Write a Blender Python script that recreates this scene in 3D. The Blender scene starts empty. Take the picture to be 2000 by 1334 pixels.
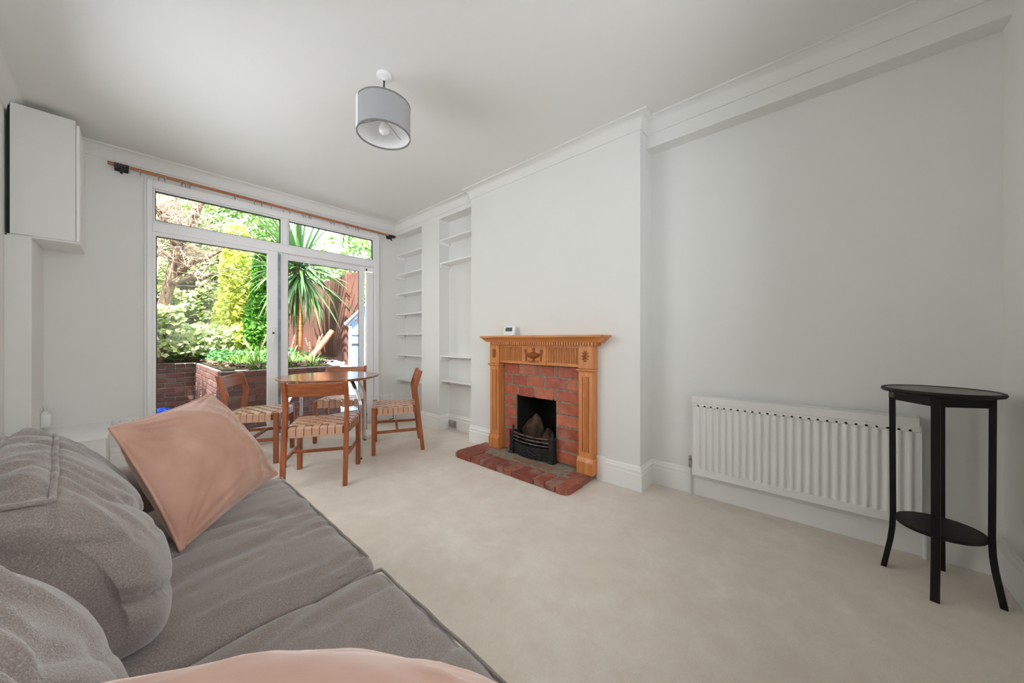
import bpy, bmesh, math, random
from mathutils import Vector, Matrix, noise
from math import sin, cos, pi, radians, sqrt

SC = bpy.context.scene
COL = SC.collection
random.seed(7)

# ------------------------------------------------------------------ camera, sky, sun, exposure
EYE = 1.10
F_PX, YAW = 662.3, radians(48.32)
cam_data = bpy.data.cameras.new('camera')
cam_data.sensor_width = 36.0
cam_data.lens = 36.0 * F_PX / 2000.0
cam_data.shift_y = -2.7 / 2000.0
cam_data.clip_start = 0.02
cam_data.clip_end = 200
cam = bpy.data.objects.new('camera', cam_data)
cam.location = (0, 0, EYE)
cam.rotation_euler = (pi / 2, 0, -YAW)
COL.objects.link(cam)
SC.camera = cam

SKY_STRENGTH = 4.2
world = bpy.data.worlds.new('sky')
SC.world = world
world.use_nodes = True
_bg = world.node_tree.nodes['Background']
_bg.inputs[0].default_value = (0.97, 0.98, 1.0, 1)
_bg.inputs[1].default_value = SKY_STRENGTH

sun_data = bpy.data.lights.new('sun', 'SUN')
sun_data.energy = 22.0
sun_data.angle = radians(0.6)
sun_data.color = (1.0, 0.96, 0.90)
sun = bpy.data.objects.new('sun', sun_data)
sun.rotation_euler = Vector((0.32, 0.34, -0.88)).to_track_quat('-Z', 'Y').to_euler()
COL.objects.link(sun)

SC.view_settings.view_transform = 'Standard'
SC.view_settings.look = 'None'
SC.view_settings.gamma = 1.0
SC.view_settings.use_curve_mapping = False
SC.view_settings.exposure = 0.68
SC.cycles.max_bounces = 14
SC.cycles.diffuse_bounces = 8
SC.cycles.transparent_max_bounces = 16
SC.cycles.use_denoising = True

# room figures (metres)
XL, XCH, XPIER, XALC, XREC, XBEAM = -0.56, 2.464, 2.513, 2.664, 2.692, 2.579
YEND, YW, YC0, YC1 = -0.656, 4.469, 0.945, 2.789
ZC, ZCOR, ZBEAM, ZSOF = 2.737, 2.645, 2.536, 2.583
P2, P1 = 3.432, 3.812
WX0, WX1, WZ = 0.088, 2.255, 2.543

def portal(name, loc, rot, sx, sy):
    d = bpy.data.lights.new(name, 'AREA')
    d.shape = 'RECTANGLE'; d.size = sx; d.size_y = sy; d.cycles.is_portal = True
    o = bpy.data.objects.new(name, d); o.location = loc; o.rotation_euler = rot
    COL.objects.link(o)
SWY0, SWY1, SWZ0, SWZ1 = 1.95, 3.50, 1.00, 2.30       # unseen side window, added to fill the room with daylight
portal('portal_fill_side', (XL - 0.16, (SWY0 + SWY1) / 2, (SWZ0 + SWZ1) / 2), (0, -pi / 2, 0), SWZ1 - SWZ0, SWY1 - SWY0)
FWX0, FWX1, FWZ0, FWZ1 = -0.10, 1.50, 1.00, 2.45        # unseen window added behind the camera for fill daylight
portal('portal_fill_front', ((FWX0 + FWX1) / 2, YEND - 0.16, (FWZ0 + FWZ1) / 2), (pi / 2, 0, 0), FWX1 - FWX0, FWZ1 - FWZ0)
portal('portal_patio_door', ((WX0 + WX1) / 2, YW + 0.13, 1.3), (-pi / 2, 0, 0), WX1 - WX0, 2.5)

# ------------------------------------------------------------------ materials
MATS = {}
class NT:
    def __init__(s, name):
        s.m = bpy.data.materials.new(name); s.m.use_nodes = True
        s.t = s.m.node_tree; s.b = s.t.nodes['Principled BSDF']
    def n(s, typ, **kw):
        o = s.t.nodes.new(typ)
        for k, v in kw.items():
            if k.startswith('i_'):
                o.inputs[k[2:].replace('_', ' ')].default_value = v
            else:
                setattr(o, k, v)
        return o
    def l(s, a, b): s.t.links.new(a, b)
    def coords(s, scale=(1, 1, 1), kind='Object'):
        c = s.n('ShaderNodeTexCoord'); mp = s.n('ShaderNodeMapping')
        mp.inputs['Scale'].default_value = scale
        s.l(c.outputs[kind], mp.inputs['Vector']); return mp.outputs[0]
    def noise(s, vec, scale, detail=4, rough=.55):
        o = s.n('ShaderNodeTexNoise'); o.inputs['Scale'].default_value = scale
        o.inputs['Detail'].default_value = detail; o.inputs['Roughness'].default_value = rough
        s.l(vec, o.inputs['Vector']); return o.outputs['Fac']
    def ramp(s, fac, stops):
        r = s.n('ShaderNodeValToRGB'); e = r.color_ramp.elements
        while len(e) < len(stops): e.new(.5)
        for k, (p, c) in enumerate(stops):
            e[k].position = p; e[k].color = (*c, 1)
        s.l(fac, r.inputs[0]); return r.outputs[0]
    def mix(s, fac, a, b, blend='MIX'):
        o = s.n('ShaderNodeMix', data_type='RGBA', blend_type=blend)
        for sock, v in ((o.inputs[0], fac), (o.inputs[6], a), (o.inputs[7], b)):
            if hasattr(v, 'links'): s.l(v, sock)
            elif isinstance(v, (int, float)): sock.default_value = v
            else: sock.default_value = (*v, 1)
        return o.outputs[2]
    def bump(s, h, strength=.2, dist=.01):
        o = s.n('ShaderNodeBump'); o.inputs['Strength'].default_value = strength
        o.inputs['Distance'].default_value = dist
        s.l(h, o.inputs['Height']); s.l(o.outputs[0], s.b.inputs['Normal'])
    def base(s, c):
        if hasattr(c, 'links'): s.l(c, s.b.inputs['Base Color'])
        else: s.b.inputs['Base Color'].default_value = (*c, 1)
    def set(s, **kw):
        for k, v in kw.items(): s.b.inputs[k.replace('_', ' ')].default_value = v

def mat(name):
    def deco(f):
        t = NT(name); f(t); MATS[name] = t.m; return f
    return deco

def srgb(r, g, b):
    return tuple(((c / 255) / 12.92 if c / 255 <= .04045 else ((c / 255 + .055) / 1.055) ** 2.4) for c in (r, g, b))

@mat('wall_paint')
def _(t):
    v = t.coords()
    t.base(t.mix(t.noise(v, 1.5, 3), (.755, .755, .735), (.79, .79, .775)))
    t.set(Roughness=.7); t.bump(t.noise(v, 90, 3), .04, .002)
@mat('ceiling_paint')
def _(t):
    v = t.coords(); t.base(t.mix(t.noise(v, 1.2, 3), (.755, .755, .74), (.785, .785, .772)))
    t.set(Roughness=.8); t.bump(t.noise(v, 60, 2), .04, .002)
@mat('gloss_white')
def _(t):
    v = t.coords(); t.base(t.mix(t.noise(v, 4, 2), (.83, .83, .82), (.86, .86, .85))); t.set(Roughness=.38)
@mat('upvc')
def _(t):
    v = t.coords(); t.base(t.mix(t.noise(v, 3, 2), (.82, .82, .83), (.86, .86, .87))); t.set(Roughness=.3)
@mat('carpet')
def _(t):
    v = t.coords()
    big = t.noise(v, 1.6, 4, .6); mid = t.noise(v, 7, 7, .72); fine = t.noise(v, 260, 2, .7)
    c = t.ramp(big, [(.3, srgb(228, 217, 203)), (.72, srgb(241, 233, 222))])
    c = t.mix(t.ramp(mid, [(.38, (.0, .0, .0)), (.68, (1, 1, 1))]), t.mix(.55, c, srgb(212, 197, 180)), c)
    c = t.mix(t.ramp(fine, [(.3, (0, 0, 0)), (.7, (1, 1, 1))]), t.mix(.3, c, srgb(188, 172, 156)), c)
    t.base(c); t.set(Roughness=.95, Sheen_Weight=.25)
    h = t.mix(.35, fine, mid); t.bump(h, .55, .012)
@mat('grey_fabric')
def _(t):
    v = t.coords()
    w = t.noise(t.coords((1, 1, 1)), 420, 2, .8); m = t.noise(v, 14, 4)
    c = t.ramp(w, [(.25, srgb(98, 87, 83)), (.55, srgb(136, 123, 118)), (.8, srgb(174, 162, 155))])
    c = t.mix(t.ramp(m, [(.35, (0, 0, 0)), (.7, (1, 1, 1))]), c, t.mix(.25, c, srgb(150, 142, 132)))
    t.base(c); t.set(Roughness=.95, Sheen_Weight=.5, Sheen_Roughness=.4)
    t.bump(w, .5, .003)
@mat('pink_velvet')
def _(t):
    v = t.coords()
    c = t.ramp(t.noise(v, 7, 4), [(.3, srgb(176, 132, 114)), (.7, srgb(198, 156, 138))])
    t.base(c); t.set(Roughness=.85, Sheen_Weight=.6, Sheen_Roughness=.35)
    t.b.inputs['Sheen Tint'].default_value = (1, .9, .85, 1)
    t.bump(t.noise(v, 300, 2), .1, .001)

def wood(name, dark, mid, light, rough=.35, scale=1.0, axis=2, coat=0.0):
    t = NT(name); s = [22 * scale] * 3; s[axis] = 1.6 * scale
    v = t.coords(tuple(s)); g = t.noise(v, 1.6, 6, .65)
    v2 = t.coords(tuple(x * 5 for x in s)); f = t.noise(v2, 1.5, 3)
    oi = t.n('ShaderNodeObjectInfo')
    c = t.ramp(g, [(.28, dark), (.5, mid), (.75, light)])
    c = t.mix(t.ramp(f, [(.35, (0, 0, 0)), (.6, (1, 1, 1))]), t.mix(.35, c, dark), c)
    t.base(c); t.set(Roughness=rough, Coat_Weight=coat); t.bump(f, .05, .001); MATS[name] = t.m
wood('chair_wood_z', srgb(120, 62, 32), srgb(160, 90, 52), srgb(184, 112, 70), .4)
wood('chair_wood_x', srgb(120, 62, 32), srgb(160, 90, 52), srgb(184, 112, 70), .4, axis=0)
wood('chair_wood_y', srgb(120, 62, 32), srgb(160, 90, 52), srgb(184, 112, 70), .4, axis=1)
wood('table_wood', srgb(116, 66, 42), srgb(150, 92, 62), srgb(172, 114, 82), .16, .6, axis=0)
wood('pine_z', srgb(184, 110, 56), srgb(212, 139, 80), srgb(225, 158, 102), .38, .8, axis=2)
wood('pine_y', srgb(184, 110, 56), srgb(212, 139, 80), srgb(225, 158, 102), .38, .8, axis=1)
wood('carved_pine', srgb(128, 72, 32), srgb(160, 98, 48), srgb(190, 126, 72), .3, .8, axis=2)
wood('pole_wood', srgb(150, 88, 58), srgb(182, 116, 82), srgb(200, 138, 104), .45, 1, axis=0)
wood('log_wood', srgb(96, 60, 42), srgb(158, 98, 70), srgb(196, 132, 98), .85, 1, axis=2)
wood('fence_wood', srgb(66, 44, 38), srgb(108, 70, 60), srgb(142, 94, 80), .85, .6, axis=2)
wood('shed_paint', srgb(100, 132, 168), srgb(122, 154, 188), srgb(140, 170, 202), .7, .6, axis=2)

@mat('strap_leather')
def _(t):
    oi = t.n('ShaderNodeObjectInfo'); v = t.coords()
    c = t.mix(oi.outputs['Random'], srgb(196, 150, 124), srgb(214, 170, 144))
    c = t.mix(t.noise(v, 30, 4), c, srgb(190, 146, 122))
    t.base(c); t.set(Roughness=.3, Specular_IOR_Level=.7, Coat_Weight=.25, Coat_Roughness=.25); t.bump(t.noise(v, 220, 3), .12, .001)
@mat('strap_edge_shade')  # dark strap sides carry the shade lines between the woven straps
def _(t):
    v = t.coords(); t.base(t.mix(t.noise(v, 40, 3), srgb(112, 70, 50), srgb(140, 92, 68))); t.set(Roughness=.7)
@mat('dark_wood')
def _(t):
    v = t.coords((14, 14, 2)); g = t.noise(v, 3, 6)
    t.base(t.ramp(g, [(.3, srgb(12, 9, 8)), (.66, srgb(24, 18, 15)), (.9, srgb(52, 40, 32))]))
    t.set(Roughness=.5, Specular_IOR_Level=.3); t.bump(g, .12, .002)
@mat('worn_sheen_top')  # worn mottling, lightened to carry the light reflected off the stand's tops
def _(t):
    v = t.coords(); g = t.noise(v, 9, 7, .7)
    t.base(t.ramp(g, [(.28, srgb(58, 56, 49)), (.52, srgb(96, 95, 84)), (.78, srgb(138, 134, 116))]))
    t.set(Roughness=.38)
@mat('worn_brass_green')
def _(t):
    v = t.coords(); g = t.noise(v, 40, 5)
    t.base(t.ramp(g, [(.3, srgb(70, 64, 40)), (.7, srgb(128, 122, 84))])); t.set(Roughness=.6)
@mat('cast_iron')
def _(t):
    v = t.coords(); g = t.noise(v, 60, 4)
    t.base(t.ramp(g, [(.3, (.012, .013, .015)), (.8, (.05, .052, .056))])); t.set(Roughness=.42, Metallic=.35); t.bump(g, .2, .002)
@mat('worn_iron_bar')
def _(t):
    v = t.coords((1, 1, 1)); g = t.noise(v, 22, 4)
    t.base(t.ramp(g, [(.35, (.03, .03, .033)), (.75, (.22, .15, .13))])); t.set(Roughness=.4, Metallic=.5)
@mat('soot')
def _(t):
    v = t.coords(); t.base(t.ramp(t.noise(v, 9, 4), [(.3, (.006, .006, .006)), (.8, (.022, .02, .018))])); t.set(Roughness=.95)
@mat('scorched_stone')
def _(t):
    v = t.coords(); g = t.noise(v, 9, 5)
    t.base(t.ramp(g, [(.34, srgb(30, 20, 14)), (.56, srgb(78, 52, 36)), (.82, srgb(140, 106, 74))])); t.set(Roughness=.9); t.bump(g, .4, .01)
@mat('chrome')
def _(t):
    v = t.coords(); t.base((.82, .83, .85)); t.set(Metallic=1.0); t.l(t.ramp(t.noise(v, 20, 2), [(.3, (.08, .08, .08)), (.7, (.16, .16, .16))]), t.b.inputs['Roughness'])
@mat('dull_steel')
def _(t):
    v = t.coords(); t.base(t.ramp(t.noise(v, 50, 2), [(.3, (.35, .33, .30)), (.7, (.55, .53, .5))])); t.set(Metallic=1.0, Roughness=.35)
@mat('black_metal')
def _(t):
    v = t.coords(); t.base(t.ramp(t.noise(v, 50, 2), [(.3, (.018, .018, .018)), (.7, (.035, .034, .03))])); t.set(Roughness=.5)
@mat('white_plastic')
def _(t):
    v = t.coords(); t.base(t.mix(t.noise(v, 12, 2), (.80, .80, .80), (.84, .84, .84))); t.set(Roughness=.3)
@mat('radiator_enamel')
def _(t):
    v = t.coords(); t.base(t.mix(t.noise(v, 5, 2), (.82, .81, .80), (.85, .84, .83))); t.set(Roughness=.3)
@mat('screen_grey')
def _(t):
    v = t.coords(); t.base(t.mix(t.noise(v, 20, 2), (.09, .10, .11), (.13, .14, .15))); t.set(Roughness=.2)
@mat('shade_grey')
def _(t):
    v = t.coords((1, 1, 1)); w = t.noise(t.coords((200, 200, 900)), 1, 2)
    t.base(t.mix(w, srgb(158, 158, 160), srgb(172, 172, 174))); t.set(Roughness=.9)
@mat('shade_rim')
def _(t):
    v = t.coords(); t.base(t.mix(t.noise(v, 80, 2), srgb(118, 119, 118), srgb(130, 131, 130))); t.set(Roughness=.85)
@mat('shade_lining')
def _(t):
    v = t.coords(); t.base(t.mix(t.noise(v, 90, 2), (.80, .80, .80), (.86, .86, .86))); t.set(Roughness=.7)
@mat('bulb_glass')
def _(t):
    v = t.coords(); t.base(t.mix(t.noise(v, 9, 2), (.86, .86, .86), (.92, .92, .92))); t.set(Roughness=.15, Transmission_Weight=.3)
@mat('dark_hole')
def _(t):
    v = t.coords(); t.base(t.mix(t.noise(v, 9, 2), (.012, .012, .012), (.02, .02, .02))); t.set(Roughness=.8)
@mat('aluminium_edge')
def _(t):
    v = t.coords(); t.base(t.ramp(t.noise(v, 8, 4), [(.3, srgb(120, 138, 152)), (.7, srgb(176, 190, 202))])); t.set(Roughness=.4, Metallic=.3)
@mat('rubber')
def _(t):
    v = t.coords(); t.base(t.mix(t.noise(v, 9, 2), (.02, .02, .022), (.035, .035, .037))); t.set(Roughness=.6)

def glass(name):
    m = bpy.data.materials.new(name); m.use_nodes = True; t = m.node_tree
    for n in list(t.nodes): t.nodes.remove(n)
    out = t.nodes.new('ShaderNodeOutputMaterial'); tr = t.nodes.new('ShaderNodeBsdfTransparent'); gl = t.nodes.new('ShaderNodeBsdfGlossy')
    fr = t.nodes.new('ShaderNodeFresnel'); mx = t.nodes.new('ShaderNodeMixShader'); nz = t.nodes.new('ShaderNodeTexNoise')
    rm = t.nodes.new('ShaderNodeMapRange'); rm.inputs[3].default_value = .0; rm.inputs[4].default_value = .012
    t.links.new(nz.outputs['Fac'], rm.inputs[0]); t.links.new(rm.outputs[0], gl.inputs['Roughness'])
    fr.inputs[0].default_value = 1.2; tr.inputs[0].default_value = (.96, .975, .97, 1)
    t.links.new(fr.outputs[0], mx.inputs[0]); t.links.new(tr.outputs[0], mx.inputs[1]); t.links.new(gl.outputs[0], mx.inputs[2])
    t.links.new(mx.outputs[0], out.inputs[0]); MATS[name] = m
glass('pane_glass')

def brick_mat(name, cols, mortar_stain, rough=.85, stain=.5):
    t = NT(name); oi = t.n('ShaderNodeObjectInfo'); v = t.coords((1, 1, 1)); vg = t.coords((1, 1, 1), 'Object')
    # shift the texture per brick
    add = t.n('ShaderNodeVectorMath', operation='ADD'); mul = t.n('ShaderNodeVectorMath', operation='SCALE')
    cmb = t.n('ShaderNodeCombineXYZ'); 
    for k in range(3): t.l(oi.outputs['Random'], cmb.inputs[k])
    t.l(cmb.outputs[0], mul.inputs[0]); mul.inputs['Scale'].default_value = 37
    t.l(v, add.inputs[0]); t.l(mul.outputs[0], add.inputs[1]); vec = add.outputs[0]
    n = len(cols); c = t.ramp(oi.outputs['Random'], [(k / (n - 1), cols[k]) for k in range(n)])
    g = t.noise(vec, 14, 6, .65); s = t.noise(vec, 5, 4, .6)
    c = t.mix(t.ramp(g, [(.3, (0, 0, 0)), (.7, (1, 1, 1))]), t.mix(.45, c, (.02, .012, .01)), c)
    c = t.mix(t.ramp(s, [(.52, (0, 0, 0)), (.68, (stain, stain, stain))]), c, mortar_stain)
    t.base(c); t.set(Roughness=rough); t.bump(g, .5, .006); MATS[name] = t.m
brick_mat('fire_brick', [srgb(172, 84, 62), srgb(202, 108, 78), srgb(186, 98, 80), srgb(212, 122, 90), srgb(186, 82, 54)], srgb(160, 134, 118), .62, .5)
brick_mat('hearth_brick', [srgb(152, 78, 62), srgb(176, 96, 74), srgb(164, 98, 82), srgb(144, 70, 56)], srgb(168, 148, 132), .75, .5)
brick_mat('hearth_brick_stained', [srgb(160, 118, 94), srgb(146, 132, 110), srgb(172, 126, 98)], srgb(140, 132, 116), .75, .7)
brick_mat('garden_brick', [srgb(78, 40, 34), srgb(98, 50, 42), srgb(86, 52, 48), srgb(112, 60, 50), srgb(72, 46, 42)], srgb(118, 108, 104), .9, .35)
@mat('mortar')
def _(t):
    v = t.coords(); g = t.noise(v, 30, 5)
    t.base(t.ramp(g, [(.3, srgb(112, 104, 90)), (.7, srgb(158, 148, 130))])); t.set(Roughness=.95); t.bump(g, .6, .006)
@mat('garden_mortar')
def _(t):
    v = t.coords(); g = t.noise(v, 30, 5)
    t.base(t.ramp(g, [(.3, srgb(90, 84, 78)), (.7, srgb(140, 134, 124))])); t.set(Roughness=.95); t.bump(g, .6, .006)
@mat('soil')
def _(t):
    v = t.coords(); g = t.noise(v, 8, 6)
    t.base(t.ramp(g, [(.3, srgb(48, 40, 32)), (.55, srgb(82, 76, 54)), (.8, srgb(110, 106, 76))])); t.set(Roughness=.95); t.bump(g, .8, .03)
@mat('paving')
def _(t):
    v = t.coords(); g = t.noise(v, 6, 6)
    t.base(t.ramp(g, [(.3, srgb(150, 154, 164)), (.7, srgb(188, 192, 200))])); t.set(Roughness=.9); t.bump(g, .4, .01)
@mat('bounce_paving')
def _(t):
    v = t.coords(); g = t.noise(v, 3, 6)
    t.base(t.ramp(g, [(.3, srgb(160, 162, 168)), (.7, srgb(184, 187, 194))])); t.set(Roughness=.9); t.bump(g, .3, .01)
@mat('bark')
def _(t):
    v = t.coords((20, 20, 5)); g = t.noise(v, 1.6, 6)
    t.base(t.ramp(g, [(.3, srgb(58, 46, 36)), (.55, srgb(110, 90, 70)), (.8, srgb(156, 138, 112))])); t.set(Roughness=.95); t.bump(g, .9, .02)
@mat('pale_twig')
def _(t):
    v = t.coords((9, 9, 9)); g = t.noise(v, 1.6, 4)
    t.base(t.ramp(g, [(.3, srgb(128, 108, 98)), (.7, srgb(196, 176, 164))])); t.set(Roughness=.9)
@mat('palm_trunk')
def _(t):
    v = t.coords((6, 6, 40)); g = t.noise(v, 1.6, 5)
    t.base(t.ramp(g, [(.3, srgb(110, 66, 38)), (.7, srgb(176, 116, 70))])); t.set(Roughness=.9); t.bump(g, .8, .01)
@mat('dry_stalk')
def _(t):
    v = t.coords(); g = t.noise(v, 30, 3)
    t.base(t.ramp(g, [(.3, srgb(150, 132, 96)), (.7, srgb(200, 186, 150))])); t.set(Roughness=.9)
@mat('blue_plastic')
def _(t):
    v = t.coords(); g = t.noise(v, 14, 3)
    t.base(t.ramp(g, [(.3, srgb(16, 40, 150)), (.7, srgb(50, 90, 215))])); t.set(Roughness=.35)

def leaf_mat(name, cols, rough=.45, trans=.35):
    m = bpy.data.materials.new(name); m.use_nodes = True; t = m.node_tree; b = t.nodes['Principled BSDF']
    geo = t.nodes.new('ShaderNodeNewGeometry'); r = t.nodes.new('ShaderNodeValToRGB'); oi = t.nodes.new('ShaderNodeObjectInfo')
    ad = t.nodes.new('ShaderNodeMath'); ad.operation = 'ADD'; fr = t.nodes.new('ShaderNodeMath'); fr.operation = 'FRACT'
    t.links.new(geo.outputs['Random Per Island'], ad.inputs[0]); t.links.new(oi.outputs['Random'], ad.inputs[1]); t.links.new(ad.outputs[0], fr.inputs[0])
    e = r.color_ramp.elements
    while len(e) < len(cols): e.new(.5)
    for k, c in enumerate(cols): e[k].position = k / (len(cols) - 1); e[k].color = (*c, 1)
    t.links.new(fr.outputs[0], r.inputs[0]); t.links.new(r.outputs[0], b.inputs['Base Color']); b.inputs['Roughness'].default_value = rough
    tl = t.nodes.new('ShaderNodeBsdfTranslucent'); t.links.new(r.outputs[0], tl.inputs[0])
    mx = t.nodes.new('ShaderNodeMixShader'); mx.inputs[0].default_value = trans
    out = [n for n in t.nodes if n.type == 'OUTPUT_MATERIAL'][0]
    t.links.new(b.outputs[0], mx.inputs[1]); t.links.new(tl.outputs[0], mx.inputs[2]); t.links.new(mx.outputs[0], out.inputs[0]); MATS[name] = m
leaf_mat('ivy_leaf', [(.03, .10, .02), (.30, .40, .10), (.60, .60, .34), (.08, .22, .06), (.66, .62, .42), (.22, .36, .06), (.55, .58, .22)])
leaf_mat('conifer_leaf', [(.52, .62, .10), (.78, .80, .22), (.86, .84, .34), (.58, .68, .12)], .6, .5)
leaf_mat('conifer_dark_leaf', [(.04, .16, .015), (.08, .26, .02), (.14, .34, .03), (.05, .18, .015)], .6)
leaf_mat('tree_leaf', [(.03, .10, .02), (.12, .26, .05), (.36, .44, .14), (.05, .16, .05), (.22, .36, .08)])
leaf_mat('palm_leaf', [(.03, .09, .03), (.07, .16, .05), (.12, .22, .06), (.05, .12, .06)], .28, .2)
leaf_mat('grass_blade', [(.04, .13, .02), (.10, .24, .03), (.20, .30, .05), (.06, .18, .03)])
leaf_mat('strap_leaf', [(.08, .22, .03), (.16, .30, .05), (.24, .34, .08)], .4)
leaf_mat('dead_leaf', [(.06, .035, .025), (.12, .06, .04), (.16, .10, .07), (.08, .05, .05)], .8, .1)
leaf_mat('broad_leaf', [(.02, .10, .03), (.05, .19, .05), (.10, .24, .06)], .35)

# ------------------------------------------------------------------ builders
WM = {}
def _link(o, parent, world):
    COL.objects.link(o)
    if parent is not None:
        o.parent = parent
        o.matrix_local = WM[parent.name].inverted() @ world
    else:
        o.matrix_local = world
    WM[o.name] = world
    return o
def root(name, loc, label=None, cat=None, group=None, kind=None, rz=0.0):
    o = bpy.data.objects.new(name, None); o.empty_display_size = .05
    _link(o, None, Matrix.Translation(Vector(loc)) @ Matrix.Rotation(rz, 4, 'Z'))
    return tag(o, label, cat, group, kind)
def tag(o, label=None, cat=None, group=None, kind=None):
    if label: o['label'] = label
    if cat: o['category'] = cat
    if group: o['group'] = group
    if kind: o['kind'] = kind
    return o
def mesh_of(name, bm, m, smooth=0, world=None):
    """bm holds world (or local, if world is None) coordinates; the mesh is stored about WORLD's origin"""
    if world is not None: bm.transform(world.inverted())
    me = bpy.data.meshes.new(name); bm.to_mesh(me); bm.free()
    me.materials.append(MATS[m])
    if smooth:
        me.shade_smooth()
        if smooth < 180: me.set_sharp_from_angle(angle=radians(smooth))
    return me
def obj(name, bm, m, parent=None, smooth=0, origin=None, label=None, local=False):
    """one mesh object. bm is in world coordinates, or (local=True) in the parent's."""
    if local:
        me = mesh_of(name, bm, m, smooth)
        world = WM[parent.name].copy() if parent is not None else Matrix()
    else:
        if origin is None:
            if parent is not None: world = WM[parent.name].copy()
            else:
                xs = [v.co for v in bm.verts]
                c = Vector(((min(v.x for v in xs) + max(v.x for v in xs)) / 2, (min(v.y for v in xs) + max(v.y for v in xs)) / 2, min(v.z for v in xs)))
                world = Matrix.Translation(c)
        else: world = Matrix.Translation(Vector(origin))
        me = mesh_of(name, bm, m, smooth, world)
    o = bpy.data.objects.new(name, me); _link(o, parent, world)
    if label: o['label'] = label
    return o
def inst(name, me, parent, world):
    o = bpy.data.objects.new(name, me); return _link(o, parent, world)
def copy_tree(src, world, parent=None):
    c = src.copy(); delta = world
    if parent is None: c.parent = None
    COL.objects.link(c)
    if parent is not None: c.parent = parent; c.matrix_local = src.matrix_local
    else: c.matrix_local = world
    WM[c.name] = world
    for ch in list(src.children): copy_tree(ch, world @ ch.matrix_local, c)
    return c
def struct(name, bm, m, parent=None, smooth=0):
    o = obj(name, bm, m, parent, smooth)
    if parent is None: o['kind'] = 'structure'
    return o

def B(): return bmesh.new()
def box(bm, x0, x1, y0, y1, z0, z1, bev=0, seg=1, M=None):
    ps = [(x0, y0, z0), (x1, y0, z0), (x1, y1, z0), (x0, y1, z0), (x0, y0, z1), (x1, y0, z1), (x1, y1, z1), (x0, y1, z1)]
    vs = [bm.verts.new(M @ Vector(p) if M else p) for p in ps]
    fs = [bm.faces.new([vs[i] for i in f]) for f in ((3, 2, 1, 0), (4, 5, 6, 7), (0, 1, 5, 4), (1, 2, 6, 5), (2, 3, 7, 6), (3, 0, 4, 7))]
    if bev:
        es = list({e for f in fs for e in f.edges})
        bmesh.ops.bevel(bm, geom=es, offset=bev, segments=seg, affect='EDGES', profile=.5)
    return bm
def boxes(*bs, bev=0, seg=1):
    bm = B()
    for b in bs: box(bm, *b, bev=bev, seg=seg)
    return bm
def frame_axes(d):
    d = d.normalized(); a = Vector((0, 0, 1)) if abs(d.z) < .9 else Vector((1, 0, 0))
    u = d.cross(a).normalized(); return u, u.cross(d).normalized()
def tube(bm, pts, r, n=8, cap=True, flat=1.0, closed=False):
    pts = [Vector(p) for p in pts]; N = len(pts)
    rs = r if isinstance(r, (list, tuple)) else [r] * N
    rings = []; pu = None
    for i, p in enumerate(pts):
        if closed: d = pts[(i + 1) % N] - pts[i - 1]
        else: d = pts[min(i + 1, N - 1)] - pts[max(i - 1, 0)]
        if d.length < 1e-9: d = Vector((0, 0, 1))
        d.normalize()
        if pu is None: u, w = frame_axes(d)
        else:
            u = (pu - d * pu.dot(d)).normalized(); w = u.cross(d).normalized()
        pu = u
        rings.append([bm.verts.new(p + u * (cos(2 * pi * k / n) * rs[i]) + w * (sin(2 * pi * k / n) * rs[i] * flat)) for k in range(n)])
    for a, b in list(zip(rings, rings[1:])) + ([(rings[-1], rings[0])] if closed else []):
        for k in range(n): bm.faces.new((a[k], a[(k + 1) % n], b[(k + 1) % n], b[k]))
    if cap and not closed:
        bm.faces.new(rings[0][::-1]); bm.faces.new(rings[-1])
    return bm
def lathe(bm, prof, c=(0, 0, 0), n=24, M=None, sx=1, sy=1):
    rings = []
    for r, z in prof:
        if r < 1e-6: rings.append([bm.verts.new(_t((c[0], c[1], c[2] + z), M))])
        else: rings.append([bm.verts.new(_t((c[0] + r * sx * cos(2 * pi * k / n), c[1] + r * sy * sin(2 * pi * k / n), c[2] + z), M)) for k in range(n)])
    for a, b in zip(rings, rings[1:]):
        for k in range(n):
            q = [a[k % len(a)], a[(k + 1) % len(a)], b[(k + 1) % len(b)], b[k % len(b)]]
            q2 = []
            for v in q:
                if v not in q2: q2.append(v)
            if len(q2) > 2: bm.faces.new(q2)
    for ring, rev in ((rings[0], True), (rings[-1], False)):
        if len(ring) > 2: bm.faces.new(ring[::-1] if rev else ring)
    return bm
def _t(p, M): return M @ Vector(p) if M else Vector(p)
def prism(bm, poly, fn, a, b):
    """poly: 2D points; fn(p, t) -> 3D; extruded from t=a to t=b"""
    A = [bm.verts.new(fn(p, a)) for p in poly]; Bv = [bm.verts.new(fn(p, b)) for p in poly]
    bm.faces.new(A[::-1]); bm.faces.new(Bv); n = len(poly)
    for i in range(n): bm.faces.new((A[i], A[(i + 1) % n], Bv[(i + 1) % n], Bv[i]))
    bmesh.ops.recalc_face_normals(bm, faces=bm.faces[:])
    return bm
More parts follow.
